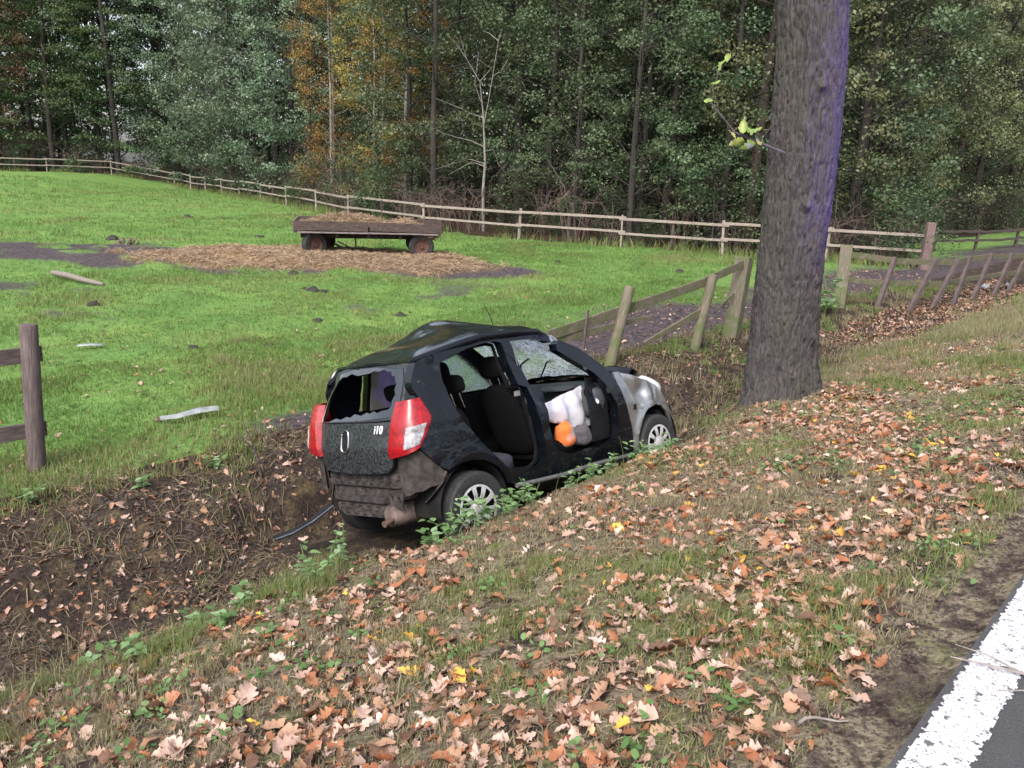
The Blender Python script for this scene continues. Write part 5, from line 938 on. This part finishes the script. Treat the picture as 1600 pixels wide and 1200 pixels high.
# tail lights wrapping the corners
def lens_mat(name, c1, c2, rough=.12):
    m, t, b, _ = new_mat(name); v = coords(t); c = ramp(t, noise(t, v, 26, 4, .7), [c1, c2], [.40, .62]); t.links.new(c, b.inputs['Base Color']); b.inputs['Roughness'].default_value = rough + .12; b.inputs['Coat Weight'].default_value = .15; b.inputs['Specular IOR Level'].default_value = .5
    wv = t.nodes.new('ShaderNodeTexWave'); wv.inputs['Scale'].default_value = 40; wv.bands_direction = 'Z'; t.links.new(v, wv.inputs['Vector']); bump(t, b, wv.outputs['Fac'], .15, .003); return m
RED = lens_mat('red_lens', (.20, .004, .008), (.36, .008, .014)); CLEAR = lens_mat('clear_lens', (.16, .15, .16), (.38, .36, .38), .15); PINK = lens_mat('pink_lens', (.55, .16, .2), (.75, .45, .5))
def tail(sgn, dy):
    def pt(f, v, dx=0.):
        zi = .715 + .41 * v; zo = .785 + .35 * v; Xi = np.interp(zi, [.71, .78, .966, 1.13], [-.505, -.52, -.488, -.415]); Yi = np.interp(zi, [.71, .966, 1.13], [-.440, -.480, -.497])
        Xo = np.interp(zo, [.78, .896, .99, 1.131], [-.408, -.318, -.262, -.308]); Yo = -float(Ys(np.array(Xo), np.array(zo))) - .006
        cx, cy_, cz_ = Xi - .005, Yo - .012, (zi + zo) / 2; a, b, c = (1 - f) ** 2, 2 * f * (1 - f), f * f
        return np.array([a * Xi + b * cx + c * Xo, a * Yi + b * cy_ + c * Yo, a * zi + b * cz_ + c * zo]) + np.array([-dx, -dx * .6, 0])
    def patch(f0, f1, v0, v1, dx, slant=0.):
        return np.array([[pt(f, np.clip(v + slant * (f - .5), 0, 1), dx) for f in np.linspace(f0, f1, 12)] for v in np.linspace(v0, v1, 14)])
    fl = lambda P: P * np.array([1, -sgn, 1]) + np.array([0, dy, 0])
    def lid(P, th): # shell with depth
        mb = MB(); c = P.mean((0, 1)); Q = P + np.array([.05, .03, 0]); mb.grid(P); mb.grid(Q)
        ring = [P[0], P[:, -1], P[-1][::-1], P[::-1, 0]]; ringq = [Q[0], Q[:, -1], Q[-1][::-1], Q[::-1, 0]]
        for a, b in zip(ring, ringq): mb.grid(np.stack([a, b]))
        mb.V = [fl(v) for v in mb.V]; return mb
    o = lid(patch(0, 1, 0, 1, .004), .05).build('tail_light', RED, car, smooth=True, auto=.7)
    lid(patch(.42, .92, .10, .50, .010, -.02), .05).build('clear_lens', CLEAR, o, smooth=True, auto=.7)
    return o
tail(-1, 0); to_ = tail(1, .09)
# rear faces of the C pillars between tailgate and side
for s_, dy in ((-1, 0.), (1, .0)):
    zt = np.array([1.09, 1.13, 1.20, 1.28, 1.35, 1.40]); A_ = np.stack([Xr(np.interp(zt, [1.09, 1.28, 1.4], [-.49, -.475, -.44]), zt) + .004, np.interp(zt, [1.09, 1.28, 1.4], [-.494, -.478, -.44]), zt], 1); xb = np.interp(zt, [1.09, 1.131, 1.21, 1.286, 1.385, 1.405], [-.29, -.308, -.335, -.316, -.25, -.201]); B2 = np.stack([xb, -Ys(xb, zt), zt], 1); Cb = np.stack([A_[:, 0] + .02, B2[:, 1] + .03, zt], 1)
    P = np.array([[A_[q] * (1 - f) ** 2 + 2 * Cb[q] * f * (1 - f) + B2[q] * f * f for f in np.linspace(0, 1, 8)] for q in range(6)])
    if s_ > 0: P = P * np.array([1, -1, 1]); P[:, 0, 1] += .07; P[:, 1:3, 1] += .04
    MB().grid(P).build('pillar_skin', BLACK, car, smooth=True)
# stripped rear end below the tailgate
def rp(Y, Z):
    rib = .010 * np.sign(np.sin(Y * 62)) * ((Z > .50) & (Z < .57)) + .006 * np.sign(np.sin(Y * 50)) * ((Z > .405) & (Z < .46)); step = np.interp(Z, [.36, .40, .405, .47, .475, .50, .58, .585, .66], [-.46, -.455, -.435, -.43, -.452, -.455, -.452, -.43, -.43]); return np.stack([step - rib + .10 * (np.clip(np.abs(Y - .05) - .38, 0, 1) / .2) ** 2, Y, Z], 1)
panel('rear_panel', [(-.50, .40), (-.30, .37), (.45, .37), (.60, .40), (.62, .60), (.58, .68), (-.48, .72), (-.52, .60)], [], .018, lambda Y, Z: rp(Y, Z), lambda Y, Z: rp(Y, Z) + np.array([.03, 0, 0]), DIRT, car, .5)
def cb(Y, Z): return np.stack([-.49 - .012 * np.sign(np.sin((Y + .02) * 52)) * ((Z > .275) & (Z < .335)) + .03 * np.clip((Z - .345) / .02, 0, 1) * (Z < .37) - .02 * (Z > .36), Y, Z], 1)
panel('crash_beam', [(-.27, .255), (.30, .245), (.37, .29), (.39, .405), (-.30, .415), (-.30, .33)], [], .018, lambda Y, Z: cb(Y, Z), lambda Y, Z: cb(Y, Z) + np.array([.10, 0, 0]), DIRT, car, .5)
panel('bumper_bracket', [(-.47, .33), (-.30, .34), (-.30, .47), (-.50, .45)], [[(-.345, .39), (-.37, .39), (-.37, .43), (-.345, .43)], [(-.42, .38), (-.455, .385), (-.45, .425), (-.42, .42)]], .02, lambda Y, Z: np.stack([-.475 + 0 * Y, Y, Z], 1), lambda Y, Z: np.stack([-.465 + 0 * Y, Y, Z], 1), DIRT, car)
w = MB()
for y, z in ((-.36, .445), (-.46, .40), (-.335, .455)): w.lathe([(.001, -.012), (.010, -.012), (.010, 0), (.001, 0)], 8, 'X', (-.475, y, z))
w.build('bolt', CHROME, car)
for s_, nm in ((-1, 0), (1, .10)):
    rows = []
    for v_ in np.linspace(0, 1, 10):
        zi, zo = .42 + .30 * v_, .50 + .27 * v_; A = np.array([-.46, -.47, zi]); B_ = np.array([-.235 - .16 * max(0, v_ - .3), -.715 + .03 * v_, zo]); Cc = np.array([-.47, -.66, (zi + zo) / 2]); rows.append([A * (1 - f) ** 2 + 2 * Cc * f * (1 - f) + B_ * f * f + np.array([0, 0, .006 * math.sin(f * 20)]) for f in np.linspace(0, 1, 12)])
    P = np.array(rows); P = P * np.array([1, -s_, 1]) + np.array([0, nm, 0]); mb = MB(); mb.grid(P); mb.grid(P + np.array([.03, .02 * s_ * 0, 0])); mb.build('corner_plate', DIRT, car, smooth=True)
strip('torn_flap', [(-.22, -.70, .575), (-.26, -.69, .50), (-.30, -.66, .42), (-.31, -.60, .36), (-.30, -.54, .35)], [.08, .12, .13, .10, .05], .012, DIRT, car)
w = MB(); w.lathe([(.001, -.515), (.045, -.515), (.075, -.50), (.085, -.48), (.085, -.05), (.06, -.02), (.001, -.02)], 20, 'X', (0, -.33, .275)); ex = w.build('exhaust_silencer', nmat('rusty_steel', [(.07, .05, .045), (.17, .125, .11), (.24, .18, .16)], 10, .7, .4), car, smooth=True, auto=.6)
w = MB(); w.tube([(-.48, -.36, .262), (-.56, -.38, .25), (-.60, -.385, .245)], .024, 10); w.build('tail_pipe', nmat('rusty_pipe', [(.10, .06, .05), (.24, .15, .12)], 14, .6, .4), ex, smooth=True)
w = MB(); w.tube([(-.46, .46, .42), (-.50, .44, .25), (-.52, .50, .12), (-.50, .62, .05)], .004, 5); w.build('loose_wire', JAMB, car)
# floor, wheel houses, bulkhead
w = MB(); w.box((1.05, 0, .28), (1.75, 1.28, .08)); w.build('floor_pan', UNDER, car)
w = MB(); w.box((-.12, .02, .50), (.58, 1.0, .05)); w.box((.06, .02, .36), (.5, .9, .22)); w.build('boot_floor', UNDER, car)
w = MB(); w.box((1.93, 0, .62), (.10, 1.30, .72)); w.build('bulkhead', JAMB, car)
for X0_, yr in ((0., -1), (0., 1), (2.355, -1), (2.355, 1)):
    a = np.linspace(-.15, PI + .15, 22); zc = .285 if X0_ == 0 else .33; P = np.array([[(X0_ + .335 * math.cos(q), yr * y, zc + .315 * math.sin(q)) for q in a] for y in (.735, .60, .42)]); mb = MB(); mb.grid(P); mb.grid(np.array([P[2], np.tile([[X0_, yr * .42, zc]], (22, 1))])); mb.build('arch_liner', UNDER, car, smooth=True)
# wheels
TYRE = nmat('tyre_rubber', [(.012, .012, .013), (.028, .027, .027)], 25, .8); HUB = nmat('silver_wheel_cover', [(.40, .39, .38), (.58, .57, .57)], 20, .38, .35, pos=[.35, .6])
HO = [(.186 * math.cos(a), .186 * math.sin(a)) for a in np.linspace(0, 2 * PI, 48, endpoint=False)]; HH = []
for k in range(10):
    a0 = k * PI / 5 + .15; HH.append([(r_ * math.cos(a0 + da), r_ * math.sin(a0 + da)) for r_, da in ((.078, -.12), (.125, -.185), (.160, -.195), (.170, -.14), (.170, .14), (.160, .195), (.125, .185), (.078, .12))])
for k in range(4):
    a0 = k * PI / 2 + .4; HH.append([(.052 * math.cos(a0) + .010 * math.cos(q), .052 * math.sin(a0) + .010 * math.sin(q)) for q in np.linspace(0, 2 * PI, 8, endpoint=False)])
dome = lambda x, y: .018 + .022 * np.sqrt(np.clip(1 - (np.hypot(x, y) / .20) ** 2, 0, 1)) - .012 * np.exp(-((np.hypot(x, y) - .075) / .02) ** 2)
def wheel(x, y, z, s, first=[None]):
    w = MB(); prof = [(.178, -.075), (.19, -.082), (.225, -.088), (.262, -.084), (.279, -.068)]
    for g in np.linspace(-.062, .062, 9): prof += [(.2855, g - .0045), (.2855, g + .0045), (.279, g + .0055), (.279, g + .0095)]
    prof += [(.279, .068), (.262, .084), (.225, .088), (.19, .082), (.178, .075)]; w.lathe(prof, 56, 'Y'); o = w.build('wheel', TYRE, car, smooth=True, auto=.5); o.location = (x, y, z)
    h = panel('wheel_cover', HO, HH, .014, lambda a, b: np.stack([a, s * (.055 + dome(a, b)), b], 1), lambda a, b: np.stack([a, s * (.045 + dome(a, b)), b], 1), HUB, o, .6)
    w = MB(); w.lathe([(.001, s * .03), (.182, s * .03), (.182, -s * .06)], 32, 'Y'); w.build('rim', UNDER, o); o.rotation_euler = (0, x * 2.1, 0); return o
wheel(0, -.685, .235, -1); wheel(0, .69, .25, 1); wheel(2.355, -.685, .275, -1); wheel(2.355, .69, .30, 1)
# right front wing, crumpled
def dent(X, Z): return .06 * np.exp(-(((X - 2.20) / .07) ** 2 + ((Z - .80) / .09) ** 2)) + .05 * np.exp(-(((X - 2.10 + (Z - .8) * .4) / .035) ** 2)) * (Z > .66) - .03 * np.exp(-(((X - 2.30) / .05) ** 2 + ((Z - .76) / .10) ** 2)) + .02 * (fbm(X * 8, Z * 8, oct=3, seed=33) - .5)
fo = lambda X, Z: np.stack([X, -Ys(X, Z) + dent(X, Z) - .025 * np.clip(1 - np.abs(np.hypot(X - 2.355, Z - .33) - .335) / .05, 0, 1), Z], 1)
panel('front_wing', [(1.86, .985), (1.905, .84), (1.943, .66), (1.976, .443), (1.98, .27), (2.04, .26), (2.045, .40), (2.083, .50), (2.14, .585), (2.245, .640), (2.366, .660), (2.48, .63), (2.57, .56), (2.63, .46), (2.65, .33), (2.70, .33), (2.75, .40), (2.72, .52), (2.62, .66), (2.54, .76), (2.47, .83), (2.33, .90), (2.213, .935), (2.087, .985), (1.98, 1.025), (1.87, 1.035)], [], .025, fo, lambda X, Z: fo(X, Z) + np.array([0, .02, 0]), WING_SHEEN, car, .7)
panel('side_repeater', [(2.02, .66), (2.05, .66), (2.055, .71), (2.025, .71)], [], .02, lambda X, Z: fo(X, Z) - np.array([0, .010, 0]), lambda X, Z: fo(X, Z), JAMB, car)
Xg, Yg = np.meshgrid(np.linspace(1.86, 2.62, 30), np.linspace(-.66, .66, 30), indexing='ij')
hz = 1.035 - .08 * (Xg - 1.86) - .16 * np.clip(Xg - 2.2, 0, 1) ** 1.2 - .05 * (np.abs(Yg) / .66) ** 3 + .07 * np.exp(-((Xg - 2.22) / .08) ** 2) * (1 - .3 * Yg) + .06 * (fbm(Xg * 5, Yg * 4, oct=3, seed=19) - .5)
mb = MB(); mb.grid(np.stack([Xg, Yg, hz], -1)); mb.grid(np.stack([Xg, Yg, hz - .02], -1)); mb.build('bonnet', BLACK, car, smooth=True)
HL = nmat('headlight_lens', [(.60, .60, .60), (.80, .80, .80)], 6, .15, coat=1.)
rbox('headlight', (2.46, -.60, .83), (.40, .22, .16), HL, car, 2.6, roty(.42)); rbox('headlight', (2.46, .60, .82), (.40, .22, .16), HL, car, 2.6, roty(.42))
rbox('front_bumper', (2.66, 0, .47), (.30, 1.36, .40), JAMB, car, 5)
w = MB(); w.box((2.2, 0, .62), (.5, .9, .4)); w.build('engine', UNDER, car)
for z in (.88, .55):
    w = MB(); w.box((1.86, -.69, z), (.07, .035, .06)); w.lathe([(.001, -.04), (.012, -.04), (.012, .04), (.001, .04)], 8, 'Z', (1.90, -.715, z)); w.build('door_hinge', nmat('hinge_steel', [(.10, .10, .11), (.25, .25, .26)], 20, .5, .6) if z > .8 else bpy.data.materials['hinge_steel'], car)
# seats
def seat(name, x, y, wid, front):
    fnb = lambda V: V * np.stack([1 + 0 * V[..., 0], 1 - .16 * sstep(.1, .34, V[..., 2]), 1 + 0 * V[..., 0]], -1)
    o = rbox(name, (x + .10, y, .78), (.16, wid, .66), FABR, car, 3.6, roty(-.30), 12, fnb); rbox('cushion', (x + .42, y, .47), (.52, wid, .17), FABR, o, 4)
    return o
def hrest(o, c, d):
    rbox('headrest', c, d, FABR, o, 3.2, roty(-.18)); w = MB()
    for q in (-.055, .055): w.tube([(c[0] + .0, c[1] + q, c[2] - d[2] * .4), (c[0] + .045, c[1] + q, c[2] - d[2] * .5 - .12)], .006, 6)
    w.build('headrest_rod', CHROME, o)
fs = seat('front_seat', .74, -.35, .48, 1); hrest(fs, (.70, -.35, 1.245), (.11, .27, .19)); ds = seat('front_seat', .74, .36, .48, 1); hrest(ds, (.70, .36, 1.245), (.11, .27, .19))
o = rbox('rear_seat', (.20, 0, .74), (.15, 1.12, .58), FABR, car, 5, roty(-.30)); rbox('cushion', (.46, 0, .46), (.46, 1.14, .16), nmat('blue_grey_fabric', [(.018, .018, .03), (.04, .04, .062)], 30, .95), o, 5); hrest(o, (.27, -.34, 1.165), (.09, .25, .15)); hrest(o, (.18, .34, 1.13), (.09, .25, .15))
w = MB(); w.box((.66, -.66, 1.02), (.05, .02, .04)); w.tube([(.70, -.645, 1.40), (.78, -.62, 1.0), (.86, -.60, .5)], [.004, .004, .004], 4); w.build('seat_belt', nmat('belt_grey', [(.10, .10, .10), (.2, .2, .2)], 30, .8), car)
# dashboard, airbags
DASH = nmat('dashboard_plastic', [(.022, .028, .032), (.05, .058, .062)], 18, .6)
rbox('dashboard', (1.74, .0, .80), (.34, 1.30, .36), DASH, car, 4.5, roty(.15)); w = MB(); w.lathe([(.038, 0), (.045, -.012), (.032, -.016), (.024, 0)], 18, 'X', (1.60, -.605, .895)); w.build('air_vent', JAMB, car)
# side of the footwell with the round airbag sticker
panel('kick_panel', [(1.55, .45), (1.78, .45), (1.80, .74), (1.72, .93), (1.62, 1.03), (1.56, .9)], [], .05, lambda X, Z: np.stack([X, -Ys(X, Z) + .12, Z], 1), lambda X, Z: np.stack([X, -Ys(X, Z) + .14, Z], 1), JAMB, car)
kc = (1.675, .805); panel('round_sticker', [(kc[0] + .020 * math.cos(a), kc[1] + .028 * math.sin(a)) for a in np.linspace(0, 2 * PI, 16, endpoint=False)], [], .02, lambda X, Z: np.stack([X, -Ys(X, Z) + .117, Z], 1), lambda X, Z: np.stack([X, -Ys(X, Z) + .12, Z], 1), nmat('sticker_white', [(.72, .62, .64), (.8, .74, .75)], 40, .5), car)
AIR = nmat('airbag_cloth', [(.44, .425, .45), (.56, .54, .57)], 9, .9)
AO = [(1.30, .90), (1.40, .925), (1.60, .95), (1.80, 1.0), (1.825, .96), (1.86, .80), (1.875, .69), (1.80, .62), (1.70, .585), (1.58, .60), (1.42, .665), (1.25, .71), (1.14, .80), (1.16, .88)]
def airf(sg):
    def f(X, Z):
        P = np.stack([X, Z], 1); A = np.array(dens(AO, .03)); d = np.min(np.hypot(P[:, None, 0] - A[None, :, 0], P[:, None, 1] - A[None, :, 1]), 1); th = .055 * np.sqrt(np.clip(d / .10, 0, 1)) * (1 + .5 * (fbm(X * 5 + Z * 4, Z * 9 - X * 3, oct=3, seed=7) - .5)) + .022 * np.sin((X * 34 + Z * 12) + 3 * fbm(X * 4, Z * 4, seed=5)) * np.clip(d / .05, 0, 1)
        return np.stack([X - .07, -.50 - sg * th * .75, Z - .02], 1)
    return f
panel('airbag', AO, [], .022, airf(1), airf(-1), AIR, car, 1.2)
rbox('airbag_cover', (1.62, -.24, .955), (.34, .46, .03), DASH, car, 5, roty(-.1))
w = MB(); th_ = np.linspace(0, 2 * PI, 28); w.tube([np.array([1.42, .36, .86]) + np.array([.06 * math.sin(q), .18 * math.cos(q), .17 * math.sin(q)]) for q in th_], .014, 8, False); w.build('steering_wheel', JAMB, car, smooth=True)
# hi-vis vest lying in the car
m, t, b, _ = new_mat('hi_vis_cloth'); v = coords(t)
t.links.new(ramp(t, noise(t, coords(t, (1, 1, .5)), 11, 2, .4), [(.70, .13, .02), (.80, .17, .03), (.36, .33, .33)], [0, .50, .60]), b.inputs['Base Color']); b.inputs['Roughness'].default_value = .7
def crump(V):
    n = fbm(V[..., 0] * 9 + 3, V[..., 1] * 9, V[..., 2] * 9, 3, 44) - .5; return V * (1 + 1.3 * n)[..., None]
vo = rbox('safety_vest', (0, 0, 0), (.21, .13, .20), m, None, 2.4, None, 16, crump); vo.matrix_world = Matrix((CM @ np.array([[1, 0, 0, 1.29], [0, 1, 0, -.56], [0, 0, 1, .56], [0, 0, 0, 1]])).tolist()); tag(vo, 'crumpled orange safety vest with grey stripes inside the front door opening of the wreck', 'safety vest')
go = rbox('dark_jacket', (0, 0, 0), (.22, .2, .16), nmat('dark_cloth', [(.05, .045, .05), (.10, .09, .10)], 20, .9), None, 2.4, None, 14, crump); go.matrix_world = Matrix((CM @ np.array([[1, 0, 0, 1.53], [0, 1, 0, -.53], [0, 0, 1, .51], [0, 0, 0, 1]])).tolist()); tag(go, 'dark grey cloth bundle beside the orange vest in the wreck', 'cloth')

# hedge added across the road, out of view, to darken what the paint mirrors
r = np.random.default_rng(9); C = np.array([(*st2xy(r.uniform(-22, 40), r.uniform(-17, -12)), 1 + r.uniform(0, 9.5)) for _ in range(620)])
V, F, rn = leafcloud(r, C, r.uniform(.8, 1.5, len(C)), 45, .3, .7); tag(mesh_obj('added_mirror_hedge', V, F, KM['alder'], attrs={'rnd': rn}), 'unseen hedge of trees added across the road for the car paint to mirror', None, None, 'stuff')
